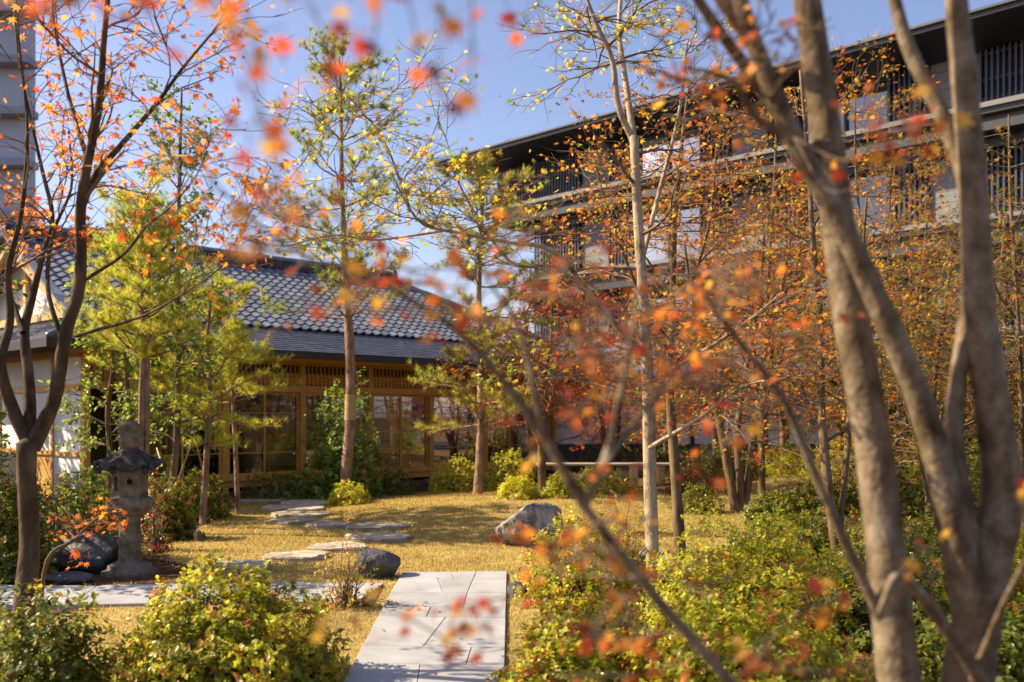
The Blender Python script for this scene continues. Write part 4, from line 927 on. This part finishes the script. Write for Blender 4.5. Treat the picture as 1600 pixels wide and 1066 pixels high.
pine('leaning slender pine with yellow green needles at the left lawn edge', 14.6, [(0.2, [(316, None, 13), (322, 720, 11), (328, 620, 9), (324, 540, 7), (332, 440, 5)])], 104, whorls=8, per_w=5, Lb=1.2, tmin=0.30, e1=8, pal=PINEY, k2=6, tufts=3, tuft=(28, .115, .0060))
pine('bushy yellow green pine before the gable of the tea house', 15.4, [(0, [(205, None, 12), (200, 640, 11), (196, 520, 8), (190, 440, 6), (196, 370, 4)])], 105, whorls=8, per_w=5, Lb=1.25, tmin=0.32, e1=8, pal=PINEY, k2=6, tufts=3, tuft=(28, .115, .0060))
pine('thin pine with brownish needles in front of the glazed doors', 16.0, [(0.1, [(372, None, 10), (368, 700, 9), (362, 600, 7), (356, 520, 5), (360, 440, 4)])], 106, whorls=8, per_w=5, Lb=1.1, tmin=0.32, e1=8, pal=PINEY, k2=6, tufts=3, tuft=(28, .115, .0060))
PINEC = [((0.20, 0.26, 0.07), 3), ((0.36, 0.34, 0.07), 2), ((0.46, 0.36, 0.08), 1.5)]
pine('tall sparse pine with straw wrapped trunk before the tea house', 18.0, [(0, [(538, None, 24), (541, 740, 21), (547, 655, 19), (548, 560, 18), (541, 460, 14), (537, 380, 11), (534, 260, 8), (533, 160, 6), (530, 92, 4)])], 107,
     whorls=10, per_w=5, Lb=1.55, tmin=0.45, pal=PINEC, k2=7, tufts=2, tuft=(40, .15, .0085), taper=.5, esp=22, wrap=(at(0, 657, 18)[2], at(0, 616, 18)[2]), e1=12)
PINEB = [((0.32, 0.34, 0.06), 3), ((0.44, 0.38, 0.08), 2), ((0.32, 0.2, 0.07), 1)]
pine('pine with drooping needles and wrapped trunk right of the glazed doors', 18.2, [(0, [(747, None, 19), (749, 720, 15), (752, 640, 13), (751, 560, 12), (748, 460, 10), (752, 360, 7), (757, 245, 4)])], 108,
     whorls=11, per_w=5, Lb=1.5, tmin=0.28, pal=PINEB, k2=7, tufts=3, tuft=(30, .14, .008), taper=.45, wrap=(at(0, 635, 18.2)[2], at(0, 590, 18.2)[2]), e1=5)
shrub('tall rounded camellia with glossy dark leaves before the glazed doors', G(532, 783) + [0, 0.45, 0], (0.72, 0.7, 1.95), DARKG[1:] + MIDG[:1], 110, shoots=1300, leaf=0.08, whorl=5, name='camellia_shrub', stems=40)

# ------------------------------------------------------------------ shrubs
AZ = [((0.40, 0.41, 0.03), 3), ((0.56, 0.50, 0.045), 2), ((0.20, 0.24, 0.025), 2), ((0.40, 0.22, 0.04), .4)]
AZD = [((0.10, 0.13, 0.02), 3), ((0.20, 0.22, 0.03), 2), ((0.38, 0.34, 0.045), 1), ((0.25, 0.13, 0.03), .4)]
AZY = [((0.54, 0.50, 0.05), 3), ((0.40, 0.42, 0.04), 2), ((0.58, 0.45, 0.05), 1)]
TIP = [((0.45, 0.33, 0.05), 2), ((0.45, 0.16, 0.04), 1.5), ((0.32, 0.06, 0.03), 0.5)]
def S(label, px, py, wpx, hpx, pal, seed, **kw):
    c = G(px, py); d = c[1]; rx = wpx / 2 / F * d; rz = hpx / F * d
    return shrub(label, c + [0, rx * 0.35, 0], (rx, rx * kw.pop('deep', 0.8), rz), pal, seed, **kw)
S('large glossy azalea left of the paved path with orange tipped shoots', 345, 1085, 330, 175, AZD + AZ, 120, shoots=3600, leaf=0.042, stems=60, lump=.12, fill=.68, top_pal=(TIP[:2] + AZY, .55))
S('dark leafy azalea at the foot of the left maple', 55, 1100, 210, 150, AZD, 121, shoots=1300, leaf=0.045, stems=50, lump=.25, fill=.45)
S('bright azalea at the right edge of the paved path', 910, 940, 190, 125, AZ, 122, shoots=1500, leaf=0.04, top_pal=(TIP, .3), stems=40)
S('broad bright azalea around the pale maple trunk', 1180, 985, 330, 150, AZ, 123, shoots=3000, leaf=0.042, top_pal=(AZY, .6), stems=60)
S('low azalea in front of the path side azalea', 925, 1085, 250, 130, AZ, 124, shoots=1900, leaf=0.045, top_pal=(TIP, .4), stems=40)
S('sunlit azalea beneath the forked foreground trunks', 1180, 1130, 360, 165, AZ, 125, shoots=2600, leaf=0.045, top_pal=(TIP, .3), stems=50)
S('shaded azalea between the two foreground trunks', 1430, 1010, 250, 150, AZD, 126, shoots=1700, leaf=0.045, stems=40)
S('yellowing azalea right of the foreground trunks', 1590, 985, 200, 150, AZ, 127, shoots=1400, leaf=0.045, top_pal=(AZY, .6), stems=40)
S('dark azalea at the right foreground under the trunks', 1560, 1130, 280, 150, AZD, 128, shoots=1500, leaf=0.05, stems=40)
S('dark ground hugging shrub behind the tallest foreground trunk', 1395, 890, 170, 75, AZD, 171, shoots=1100, leaf=0.045, stems=30)
S('shaded shrub behind the curved foreground limb', 1500, 880, 150, 85, AZD, 172, shoots=1100, leaf=0.045, stems=30)
S('azalea behind the slender leaning trunk on the lawn edge', 1245, 868, 170, 62, AZD, 129, shoots=1300, leaf=0.045, stems=30)
S('twiggy shrub with orange leaves beside the pale maple', 978, 905, 110, 120, [((0.50, 0.22, 0.04), 2), ((0.52, 0.36, 0.05), 2), ((0.30, 0.27, 0.04), 2)], 130, shoots=420, leaf=0.034, whorl=4, lump=.3, fill=.4, stems=60)
S('sparse twiggy shrub beside the paved strip in a ring of bark', 537, 952, 96, 104, [((0.42, 0.26, 0.05), 2), ((0.30, 0.27, 0.04), 2), ((0.38, 0.12, 0.04), 1)], 131, shoots=300, leaf=0.03, whorl=4, lump=.3, fill=.3, stems=50)
for k, (px, py, wp, hp, lab) in enumerate([(712, 772, 82, 56, 'round clipped azalea left of the drooping pine trunk'), (795, 768, 88, 60, 'round clipped azalea right of the drooping pine trunk'), (810, 780, 62, 32, 'small clipped azalea in front of its larger neighbour by the pine'),
        (880, 778, 60, 40, 'small clipped azalea left of the bench legs'), (945, 772, 110, 40, 'low spreading azalea in front of the bench')]):
    S(lab, px, py, wp, hp, AZY if k < 3 else AZ, 132 + k, shoots=900, leaf=0.045, lump=.07, stems=20, group='clipped azaleas along the far lawn edge', tmpl=DIAMOND)
S('small clipped azalea at the foot of the straw wrapped pine', 542, 789, 62, 34, AZY, 140, shoots=650, leaf=0.045, tmpl=DIAMOND, lump=.08)
S('dark shrub row below the glazed doors', 440, 783, 130, 44, AZD, 141, shoots=1000, leaf=0.05, tmpl=DIAMOND)
S('dark shrub at the corner of the veranda', 610, 776, 70, 60, AZD, 142, shoots=500, leaf=0.05, tmpl=DIAMOND)
S('small dark shrub by the multi stemmed lawn maple', 1090, 802, 70, 42, AZD, 143, shoots=500, leaf=0.045, tmpl=DIAMOND)
S('red leaved shrub by the end of the bench', 1085, 772, 90, 45, [((0.30, 0.04, 0.03), 2), ((0.24, 0.13, 0.03), 2), ((0.14, 0.15, 0.03), 1)], 144, shoots=600, leaf=0.05, tmpl=DIAMOND)
S('glossy shrub right of the multi stemmed lawn maple', 1215, 822, 90, 48, AZD, 145, shoots=1000, leaf=0.05)
S('tall grassy clump on the sunlit rise', 1225, 742, 70, 45, AZY, 146, shoots=420, leaf=0.10, whorl=5, name='grass_clump', tmpl=oval_template(.06))
for k, (px, py, wp, hp, pal, lab) in enumerate([(110, 880, 190, 125, AZD, 'glossy azalea behind the boulder left of the lantern'), (15, 905, 110, 140, AZD, 'dark azalea at the left edge behind the maple trunk'), (255, 845, 90, 90, AZD, 'dark leafy shrub just right of the lantern shaft'),
        (300, 812, 100, 66, AZD, 'brownish shrub around the slender evergreen trunks'), (150, 800, 130, 70, MIDG, 'bright leafy shrub under the white wall')]):
    S(lab, px, py, wp, hp, pal, 150 + k, shoots=1100, leaf=0.05, top_pal=(TIP, .15), stems=30)
for k, (px, py, wp, hp, pal, lab) in enumerate([(1300, 800, 130, 40, AZD, 'dark shrub below the slender trunk on the lawn edge'), (1400, 800, 170, 95, AZD, 'dark shrub seen between the foreground trunks'), (1520, 790, 160, 110, MIDG, 'bright shrub behind the thick foreground trunk'),
        (1350, 752, 170, 60, AZY, 'sunlit yellow shrub beyond the grassy rise'), (1470, 745, 150, 70, AZ, 'green shrub beyond the rise by the hotel'), (1590, 760, 130, 100, AZ, 'leafy shrub at the right edge by the hotel'), (1130, 752, 120, 55, AZD, 'shrub under the orange maples behind the lawn'), (990, 742, 200, 70, AZD, 'dark hedge behind the bench')]):
    S(lab, px, py, wp, hp, pal, 160 + k, shoots=1000, leaf=0.06, top_pal=(TIP, .2), stems=20, tmpl=DIAMOND)
S('small red leaved shrub right of the lantern', 238, 862, 55, 130, [((0.45, 0.04, 0.03), 2), ((0.16, 0.15, 0.03), 2), ((0.30, 0.08, 0.03), 1)], 170, shoots=130, leaf=0.04, whorl=4, fill=.4, stems=30)

# ------------------------------------------------------------------ maples of the garden
OR = [(ORANGE, 4), (RED, 1.4), (AMBER, 2), (RUST, 1.2)]
maple('many limbed orange maple at the left of the garden', 7.0,
      [(0, [(38, None, 60), (38, 960, 52), (40, 850, 46), (44, 760, 43), (48, 692, 46)]),
       (-0.3, [(50, 700, 38), (22, 645, 30), (4, 570, 24), (10, 500, 19), (12, 420, 15), (35, 330, 11), (42, 200, 8), (28, 60, 5), (20, -60, 4)]),
       (0.3, [(48, 700, 32), (46, 600, 25), (38, 520, 22), (46, 465, 18), (68, 400, 13), (82, 340, 11), (66, 260, 9), (32, 110, 7), (14, -20, 5)]),
       (0.5, [(36, 520, 15), (18, 470, 12), (2, 440, 9), (-30, 380, 7)]),
       (-0.4, [(50, 700, 40), (85, 622, 33), (105, 520, 30), (122, 440, 28), (125, 330, 25), (140, 255, 21), (155, 160, 18), (167, 60, 14), (178, -60, 10)]),
       (-0.6, [(124, 335, 18), (150, 272, 16), (188, 232, 13), (240, 165, 10), (292, 100, 7), (350, 30, 5)]),
       (0.6, [(140, 258, 13), (118, 190, 10), (95, 110, 8), (84, 20, 6), (80, -60, 4)]),
       (-1.2, [(118, 525, 9), (215, 497, 7), (280, 465, 5), (340, 415, 3), (365, 380, 2)]),
       (-1.4, [(128, 440, 10), (190, 400, 8), (236, 355, 7), (264, 325, 5), (310, 270, 3), (330, 200, 2)]),
       (0.3, [(100, 540, 14), (78, 470, 11), (72, 420, 10), (90, 360, 8), (112, 290, 6), (100, 200, 5)])],
      OR, 201, k=(7, 4, 2), L=(0.8, 0.42, 0.24), per=3.0, size=0.043, tmpl=STAR7, e1=38, tmin=0.5, group=None, skip=(0,), flat=0.3, bias=(0.15, 0, 0.1), wk=.66, bark='bark_dark')
maple('pale trunked maple with green and yellow leaves beside the path', 8.9,
      [(0, [(1018, None, 27), (1020, 900, 25), (1017, 750, 24), (1012, 600, 22), (1003, 450, 20), (996, 330, 18), (990, 215, 17)]),
       (-0.3, [(990, 222, 13), (966, 165, 12), (957, 90, 10), (930, 30, 8), (900, -50, 5)]),
       (0.3, [(991, 222, 13), (977, 125, 11), (968, 40, 9), (976, -60, 6)]),
       (-.8, [(1012, 600, 10), (1080, 560, 8), (1150, 515, 6), (1220, 460, 3)]), (-.8, [(1012, 640, 9), (940, 605, 7), (880, 590, 5), (820, 600, 3)]), (-1., [(1014, 700, 9), (1090, 655, 7), (1160, 605, 5), (1230, 590, 3)]),
       (0.5, [(1000, 420, 10), (1030, 300, 8), (1060, 180, 6), (1075, 60, 4)]),
       (-1.3, [(1010, 560, 12), (938, 480, 10), (868, 395, 8), (790, 378, 7), (716, 363, 6), (655, 345, 5), (610, 270, 3)]),
       (-1.0, [(940, 482, 8), (872, 419, 6), (800, 412, 5), (740, 330, 4), (700, 250, 3)]),
       (-.6, [(700, 360, 5), (590, 375, 4), (520, 368, 3), (450, 385, 2)]), (-.5, [(640, 325, 5), (602, 225, 4), (560, 180, 3), (510, 250, 2)])],
      lambda P, rg: np.where(((P[:, 2] > 4.6) | (P[:, 0] < 0.35))[:, None], pick(rg, len(P), [(LIME, 2), (GREEN, 1), (YELLOW, 3), (OLIVE, 1.5), (ORANGE, 1)]), pick(rg, len(P), [(ORANGE, 2), (RUST, 2), (RED, .8), (AMBER, 1.5), (OLIVE, 2)])),
      202, k=(9, 5, 3), L=(0.95, 0.5, 0.28), per=2.8, size=0.043, tmpl=STAR7, e1=15, tmin=0.45, bark='bark_pale', flat=0.6)
maple('slim brown maple just behind the pale trunked one', 11.2,
      [(0, [(1064, None, 23), (1061, 830, 21), (1052, 700, 18), (1046, 600, 15), (1050, 500, 13), (1055, 350, 11), (1062, 250, 8), (1078, 130, 5)]),
       (0.4, [(1049, 520, 9), (1085, 430, 7), (1110, 340, 6), (1120, 220, 4)]), (-0.4, [(1049, 560, 8), (1000, 460, 6), (960, 360, 5), (930, 260, 3)])],
      [(ORANGE, 2), (AMBER, 2), (RUST, 2), (OLIVE, 2), (LIME, .7)], 203, k=(11, 6, 3), L=(1.3, 0.6, 0.3), per=4.0, size=0.045, e1=15, tmin=0.4)
maple('three stemmed maple with dark trunks on the lawn', 15.6,
      [(0, [(1150, None, 20), (1146, 780, 17), (1130, 690, 14), (1110, 590, 11), (1085, 490, 8), (1070, 380, 5)]),
       (0.4, [(1154, None, 18), (1158, 770, 15), (1152, 680, 13), (1165, 580, 10), (1185, 460, 7), (1195, 360, 4)]),
       (0.8, [(1160, None, 18), (1168, 760, 15), (1180, 660, 12), (1205, 550, 9), (1240, 430, 6), (1260, 330, 4)])],
      [(RUST, 2), (RED, 1.2), (AMBER, 1.5), (OLIVE, 2.5), (YELLOW, .7)], 204, k=(13, 6, 3), L=(1.8, 0.8, 0.4), per=4, size=0.05, e1=15, tmin=0.42)
maple('slender maple with paired stems right of the azalea bed', 10.8,
      [(0, [(1314, None, 22), (1306, 850, 20), (1291, 740, 18), (1286, 640, 15), (1284, 500, 13), (1271, 380, 11), (1264, 260, 8), (1250, 110, 5)]),
       (0.4, [(1312, 830, 12), (1324, 700, 11), (1331, 600, 9), (1345, 450, 7), (1355, 300, 4)])],
      [(AMBER, 3), (OLIVE, 3), (ORANGE, 2)], 205, k=(12, 6, 3), L=(1.2, 0.55, 0.3), per=4, size=0.045, e1=20, tmin=0.35)
maple('multi stemmed red maple between the house and the bench', 19.0,
      [(0, [(848, None, 18), (846, 720, 14), (842, 650, 11), (830, 570, 8), (818, 480, 5)]), (0.4, [(850, None, 14), (848, 680, 11), (868, 610, 10), (884, 550, 7), (905, 460, 4)]),
       (0.4, [(848, 690, 10), (850, 600, 8), (862, 520, 6), (860, 430, 4)]), (-0.4, [(846, 700, 9), (812, 620, 7), (780, 560, 5)])],
      [(ORANGE, 2.5), (RED, 2.5), (RUST, 2), (OLIVE, 1)], 206, k=(11, 6, 3), L=(1.7, 0.8, 0.4), per=5, size=0.06, tmpl=STAR_FAR, e1=12, tmin=0.45)
back = [
 ('orange maple behind the bench in front of the corridor wing', 24, 945, 440, (-25, 25), [(ORANGE, 3), (RED, 2), (RUST, 2)], 12),
 ('deep orange maple standing close to the corridor roof', 25, 1040, 430, (30, -20), [(ORANGE, 2), (RUST, 2), (AMBER, 2), (OLIVE, 1)], 12),
 ('olive and orange maple behind the three stemmed one', 20, 1120, 400, (-35, 30), [(OLIVE, 3), (AMBER, 2), (ORANGE, 2)], 14),
 ('golden olive maple beyond the sunlit rise', 22, 1225, 300, (-30, 35), [(OLIVE, 3), (AMBER, 2), (BROWN, 1.5), (ORANGE, 1)], 14),
 ('tall rusty maple whose top crosses the hotel eaves', 17, 1190, 150, (20, -40), [(ORANGE, 3), (RUST, 2), (AMBER, 2), (RED, 1)], 13),
 ('olive maple with several pale stems behind the slender one', 18, 1400, 330, (40, 60), [(OLIVE, 4), (BROWN, 2), (AMBER, 1.2), (GREEN, 1.5)], 16),
 ('amber maple in front of the hotel slatted screens', 15, 1370, 150, (-30, 20), [(AMBER, 3), (OLIVE, 2), (ORANGE, 1.5)], 12),
 ('brown green maple seen between the two thick foreground trunks', 13.5, 1450, 380, (30, 60), [(OLIVE, 3), (BROWN, 2.5), (GREEN, 1), (AMBER, 1)], 14),
 ('dark amber maple at the right edge before the hotel', 12.5, 1600, 180, (-20, 10), [(AMBER, 1), (OLIVE, 3), (RUST, 1.5), (BROWN, 2)], 16),
 ('olive maple deep in the right corner of the garden', 19, 1545, 340, (20, -30), [(OLIVE, 4), (BROWN, 2), (AMBER, 1.2), (GREEN, 1.5)], 16),
 ('yellow olive maple in front of the hotel ground floor', 26, 1330, 420, (-20, 30), [(OLIVE, 3), (LIME, 2), (BROWN, 1.5)], 16)]
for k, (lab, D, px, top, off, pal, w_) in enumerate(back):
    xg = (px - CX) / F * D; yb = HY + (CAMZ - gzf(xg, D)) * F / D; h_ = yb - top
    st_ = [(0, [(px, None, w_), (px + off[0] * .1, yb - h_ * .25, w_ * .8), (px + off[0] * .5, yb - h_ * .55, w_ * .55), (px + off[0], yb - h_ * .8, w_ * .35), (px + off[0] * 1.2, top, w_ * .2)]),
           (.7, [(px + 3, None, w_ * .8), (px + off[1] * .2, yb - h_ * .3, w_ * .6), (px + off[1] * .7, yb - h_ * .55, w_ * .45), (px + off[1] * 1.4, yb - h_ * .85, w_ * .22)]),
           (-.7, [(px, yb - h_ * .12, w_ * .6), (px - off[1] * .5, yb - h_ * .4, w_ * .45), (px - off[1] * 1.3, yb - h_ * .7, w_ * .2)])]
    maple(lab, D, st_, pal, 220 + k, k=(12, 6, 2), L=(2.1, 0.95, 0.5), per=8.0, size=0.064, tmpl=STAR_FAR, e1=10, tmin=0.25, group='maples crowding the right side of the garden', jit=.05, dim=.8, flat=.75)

# ------------------------------------------------------------------ foreground maples with single leaves
LEAF_ME = []
for v in range(5):
    rg = np.random.default_rng(300 + v); V, T = STAR7; a = Acc()
    r2 = V[:, 0] ** 2 + V[:, 1] ** 2; Vv = V.copy(); Vv[:, 2] = -rg.uniform(0.05, 0.35) * r2 + 0.12 * np.abs(Vv[:, 1]) * rg.uniform(-1, 1)
    b = len(Vv); pet = np.array([(-.08, .012, 0), (-.08, -.012, 0), (-.75, -.01, .12), (-.75, .01, .12)])
    a.add(np.vstack([Vv, pet]), [(b, b + 1, b + 2, b + 3)], T); me = a.mesh('leaf'); me.materials.append(MATS['near_leaf']); LEAF_ME.append(me)
def put_leaf(rg, parent, p, size):
    o = bpy.data.objects.new('leaf', LEAF_ME[int(rg.integers(5))]); COL.objects.link(o); o.parent = parent
    o.location = tuple(np.asarray(p) - ORG[parent.name]); o.scale = (size,) * 3
    o.rotation_euler = (rg.normal() * .6, rg.uniform(0.1, 1.2), rg.uniform(0, 6.28))
def front_tree(label, D, stems, seed, bark):
    rg = np.random.default_rng(seed); ps = [stem_world(D, s[1], s[0], 0.0, rg, 5 * len(s[1]), wk=.8) for s in stems]
    base = ps[0][0][0].copy(); base[2] += .08; t = empty('maple_tree', base, label, 'tree')
    a = Acc()
    for P, R in ps[:1]: a.tube(P, R, 20, noise=.012, rng=rg)
    a.obj('trunk', bark, t, smooth=True)
    for P, R in ps[1:]:
        b = Acc(); b.tube(P, R, 16, noise=.012, rng=rg); b.obj('limb', bark, t, smooth=True)
    return t, ps, rg
def leaf_sprays(t, rg, sprays, size=0.034):
    """each spray: a twig traced through photo columns and rows at its own distance, with leaves near its end points"""
    cnt = 0
    for pts, D0, D1, nl, spread in sprays:
        a = Acc(); m = len(pts); P = spline([at(x, y, D0 + (D1 - D0) * k / (m - 1)) for k, (x, y) in enumerate(pts)], 5 * m)
        a.tube(P, np.linspace(.0026, .001, len(P)), 5, cap=False)
        for q in range(nl):
            u = rg.uniform(.25, 1) * (len(P) - 1); i = int(min(u, len(P) - 2)); p = P[i]
            tip = p + rg.normal(size=3) * spread; a.tube(np.array([p, (p + tip) / 2 + [0, 0, .01], tip]), [.0012, .001, .0008], 3, cap=False)
            put_leaf(rg, t, tip, size * rg.uniform(.7, 1.2)); cnt += 1
        a.obj('twig', 'bark_twig', t, smooth=True)
    return cnt
tF, psF, rgF = front_tree('thick multi trunked maple in the right foreground', 3.15,
    [(0, [(1500, None, 120), (1500, 1230, 104), (1512, 1060, 96), (1540, 900, 88), (1566, 775, 78), (1550, 630, 66), (1531, 480, 60), (1521, 300, 54), (1506, 120, 47), (1492, -20, 42), (1475, -220, 30)]),
     (0, [(1440, None, 110), (1425, 1230, 92), (1405, 1066, 82), (1386, 880, 75), (1362, 680, 71), (1327, 480, 67), (1298, 260, 62), (1264, 20, 54), (1230, -200, 38)]),
     (-.25, [(1520, 1010, 60), (1505, 900, 66), (1480, 780, 60), (1442, 640, 52), (1380, 490, 47), (1315, 350, 43), (1240, 215, 40), (1172, 50, 33), (1135, -90, 26)]),
     (.1, [(1520, 860, 40), (1498, 740, 36), (1492, 650, 34), (1503, 550, 32), (1519, 460, 36), (1521, 350, 40), (1502, 255, 34), (1465, 165, 30), (1422, 80, 27), (1396, -10, 24), (1380, -120, 18)]),
     (-.3, [(1240, 215, 28), (1180, 125, 25), (1125, 50, 22), (1085, -10, 20), (1040, -90, 15)]),
     (-.3, [(1400, 1010, 26), (1345, 900, 20), (1275, 745, 17), (1222, 622, 15), (1160, 540, 12), (1105, 465, 9), (1080, 400, 6)]),
     (-.5, [(1580, 1160, 30), (1530, 1060, 28), (1480, 985, 26), (1435, 925, 24), (1400, 900, 15), (1372, 960, 9)]),
     (-.5, [(1500, 1110, 16), (1540, 1010, 14), (1575, 930, 12), (1612, 860, 10)]),
     (-1.1, [(1172, 60, 30), (1040, -110, 26), (860, -190, 22), (640, -220, 18), (420, -200, 15), (220, -150, 12), (40, -110, 9)]),
     (-.4, [(1290, 250, 20), (1215, 205, 16), (1178, 180, 15), (1150, 132, 12), (1105, 112, 9), (1065, 108, 6)])], 310, 'bark_front')
n_leaf = leaf_sprays(tF, rgF, [
    ([(660, -210), (690, -60), (685, 60), (694, 180)], 1.75, 1.6, 4, .025), ([(720, -205), (735, -40), (738, 90), (735, 165)], 1.75, 1.65, 6, .025),
    ([(600, -205), (590, -60), (585, 60), (572, 110)], 1.75, 1.65, 5, .03), ([(560, -205), (620, -60), (650, 60), (640, 90)], 1.75, 1.7, 4, .03), ([(430, -200), (470, -40), (515, 80), (522, 150)], 1.75, 1.55, 10, .03),
    ([(330, -180), (380, 0), (405, 100), (405, 190), (438, 280)], 1.75, 1.5, 10, .035), ([(300, -170), (390, 120), (430, 260), (410, 340)], 1.75, 1.6, 13, .05),
    ([(220, -150), (150, -60), (90, 10), (20, 40)], 1.75, 1.5, 16, .04), ([(220, -150), (320, -20), (370, 50), (445, 40)], 1.75, 1.7, 6, .03), ([(140, -130), (180, -40), (230, 20)], 1.7, 1.5, 9, .04),
    ([(480, -200), (530, -90), (550, 10)], 1.75, 1.6, 5, .03), ([(860, -190), (850, -40), (830, 20), (800, 45)], 2.4, 2.2, 9, .04),
    ([(1240, 215), (1320, 250), (1390, 210), (1440, 200)], 2.9, 2.3, 22, .06), ([(1240, 215), (1300, 300), (1400, 250), (1440, 190)], 2.9, 2.4, 12, .05),
    ([(1222, 622), (1160, 640), (1100, 610), (1060, 560)], 2.85, 2.6, 12, .06), ([(1222, 622), (1140, 690), (1090, 720)], 2.85, 2.6, 10, .06),
    ([(1372, 960), (1300, 940), (1230, 970), (1180, 1040)], 2.6, 2.0, 14, .06), ([(1480, 985), (1450, 900), (1430, 830)], 2.65, 2.5, 6, .05), ([(1612, 860), (1600, 800), (1585, 780)], 2.6, 2.5, 5, .04)], 0.037)
def leaf_cloud(t, rg, paths, k, L, per, size, pal, tmin=.3, e1=10):
    tubes, leafy = branch_out(rg, paths, k[0], L[0], e1, k[1], L[1], k[2], L[2], tmin=tmin, flat=.5, rmax=.004)
    b = Acc()
    for p, r, s_ in tubes: b.tube(p, np.minimum(r, .0025), s_, cap=False)
    b.obj('branches', 'bark_twig', t, smooth=True)
    P, D_ = scatter_on(rg, leafy, per, .02); c = Acc(); put_maple_leaves(c, rg, P, D_, size, STAR7, pick(rg, len(P), pal)); c.obj('foliage', 'maple_leaf', t, kind='stuff')
PINKISH = [(ORANGE, 2), (RED, 1.2), (AMBER, 1.5), (RUST, 4), ((0.40, 0.20, 0.10), 1)]
leaf_cloud(tF, rgF, [(psF[5][0][18:], psF[5][1][18:])], (8, 4, 2), (.30, .16, .1), 0.9, .032, PINKISH)
leaf_cloud(tF, rgF, [psF[9]], (8, 4, 2), (.30, .16, .1), 0.9, .032, PINKISH, tmin=.4)
tE, psE, rgE = front_tree('slender bare foreground maple leaning diagonally across the path', 2.45,
    [(0, [(1330, None, 40), (1265, 1230, 27), (1140, 1066, 23), (1030, 940, 21), (918, 798, 20), (858, 696, 18), (788, 598, 15), (718, 520, 13), (640, 468, 11), (560, 425, 7), (480, 400, 5), (405, 350, 4)]),
     (.1, [(914, 790, 17), (950, 702, 14), (968, 620, 12), (985, 540, 9), (996, 450, 6)]), (.15, [(935, 740, 13), (985, 670, 11), (1030, 615, 8), (1080, 580, 5)]),
     (-.1, [(854, 690, 14), (838, 630, 13), (824, 560, 11), (806, 500, 9), (770, 450, 6), (745, 400, 4)]),
     (.1, [(1000, 905, 10), (960, 900, 8), (900, 900, 6), (860, 890, 4)])], 311, 'bark_front')
n_leaf += leaf_sprays(tE, rgE, [
    ([(640, 468), (600, 420), (560, 400), (520, 380)], 2.4, 2.2, 7, .05), ([(640, 468), (580, 440), (520, 440), (470, 400)], 2.4, 2.1, 7, .05), ([(560, 425), (500, 350), (450, 320), (400, 330)], 2.35, 2.0, 9, .05),
    ([(718, 520), (700, 470), (660, 440), (620, 450)], 2.4, 2.2, 10, .04), ([(806, 500), (840, 440), (880, 420), (900, 400)], 2.4, 2.3, 9, .05),
    ([(838, 630), (800, 650), (830, 700), (820, 680)], 2.35, 2.2, 5, .03), ([(770, 450), (740, 470), (690, 480), (640, 500)], 2.4, 2.2, 9, .05),
    ([(985, 540), (930, 640), (900, 645), (870, 640)], 2.5, 2.3, 8, .03), ([(1030, 615), (1050, 560), (1020, 520), (1000, 470)], 2.55, 2.4, 10, .05),
    ([(860, 890), (800, 930), (740, 990), (690, 1000)], 2.4, 2.1, 14, .03), ([(800, 930), (720, 950), (660, 955)], 2.3, 2.1, 6, .02), ([(700, 1000), (620, 960), (560, 960), (530, 980)], 2.2, 2.0, 8, .03),
    ([(960, 900), (940, 850), (880, 880), (850, 850)], 2.4, 2.2, 9, .04), ([(1030, 940), (980, 960), (930, 1000), (880, 990)], 2.4, 2.1, 12, .05), ([(1140, 1066), (1180, 1040), (1230, 1050)], 2.45, 2.2, 9, .05), ([(1100, 1020), (1010, 1050), (860, 1060)], 2.4, 2.0, 9, .05)], 0.033)
leaf_cloud(tE, rgE, [(psE[0][0][38:], psE[0][1][38:])], (9, 3, 2), (.34, .18, .1), 1.0, .030, PINKISH, tmin=.05)
leaf_cloud(tE, rgE, [psE[3]], (6, 3, 2), (.22, .14, .08), 0.8, .030, PINKISH, tmin=.5)
leaf_cloud(tE, rgE, [psE[1], psE[2]], (5, 3, 2), (.25, .14, .08), 0.8, .030, PINKISH, tmin=.5)
leaf_cloud(tE, rgE, [(psE[0][0][12:26], psE[0][1][12:26]), psE[4]], (6, 3, 2), (.26, .15, .09), 0.8, .032, PINKISH, tmin=.0)
print('single leaves', n_leaf)
# low maple sprig in front of the lantern
o = maple('low maple sprig with orange leaves in front of the lantern base', 7.6, [(0, [(62, None, 8), (72, 880, 7), (112, 845, 6), (150, 810, 4), (185, 800, 3)])], [(RED, 2), (ORANGE, 3)], 320, k=(8, 3, 1), L=(.25, .16, .1), per=1.8, size=.04, tmpl=STAR7, tmin=.4, e1=5, name='maple_sapling')
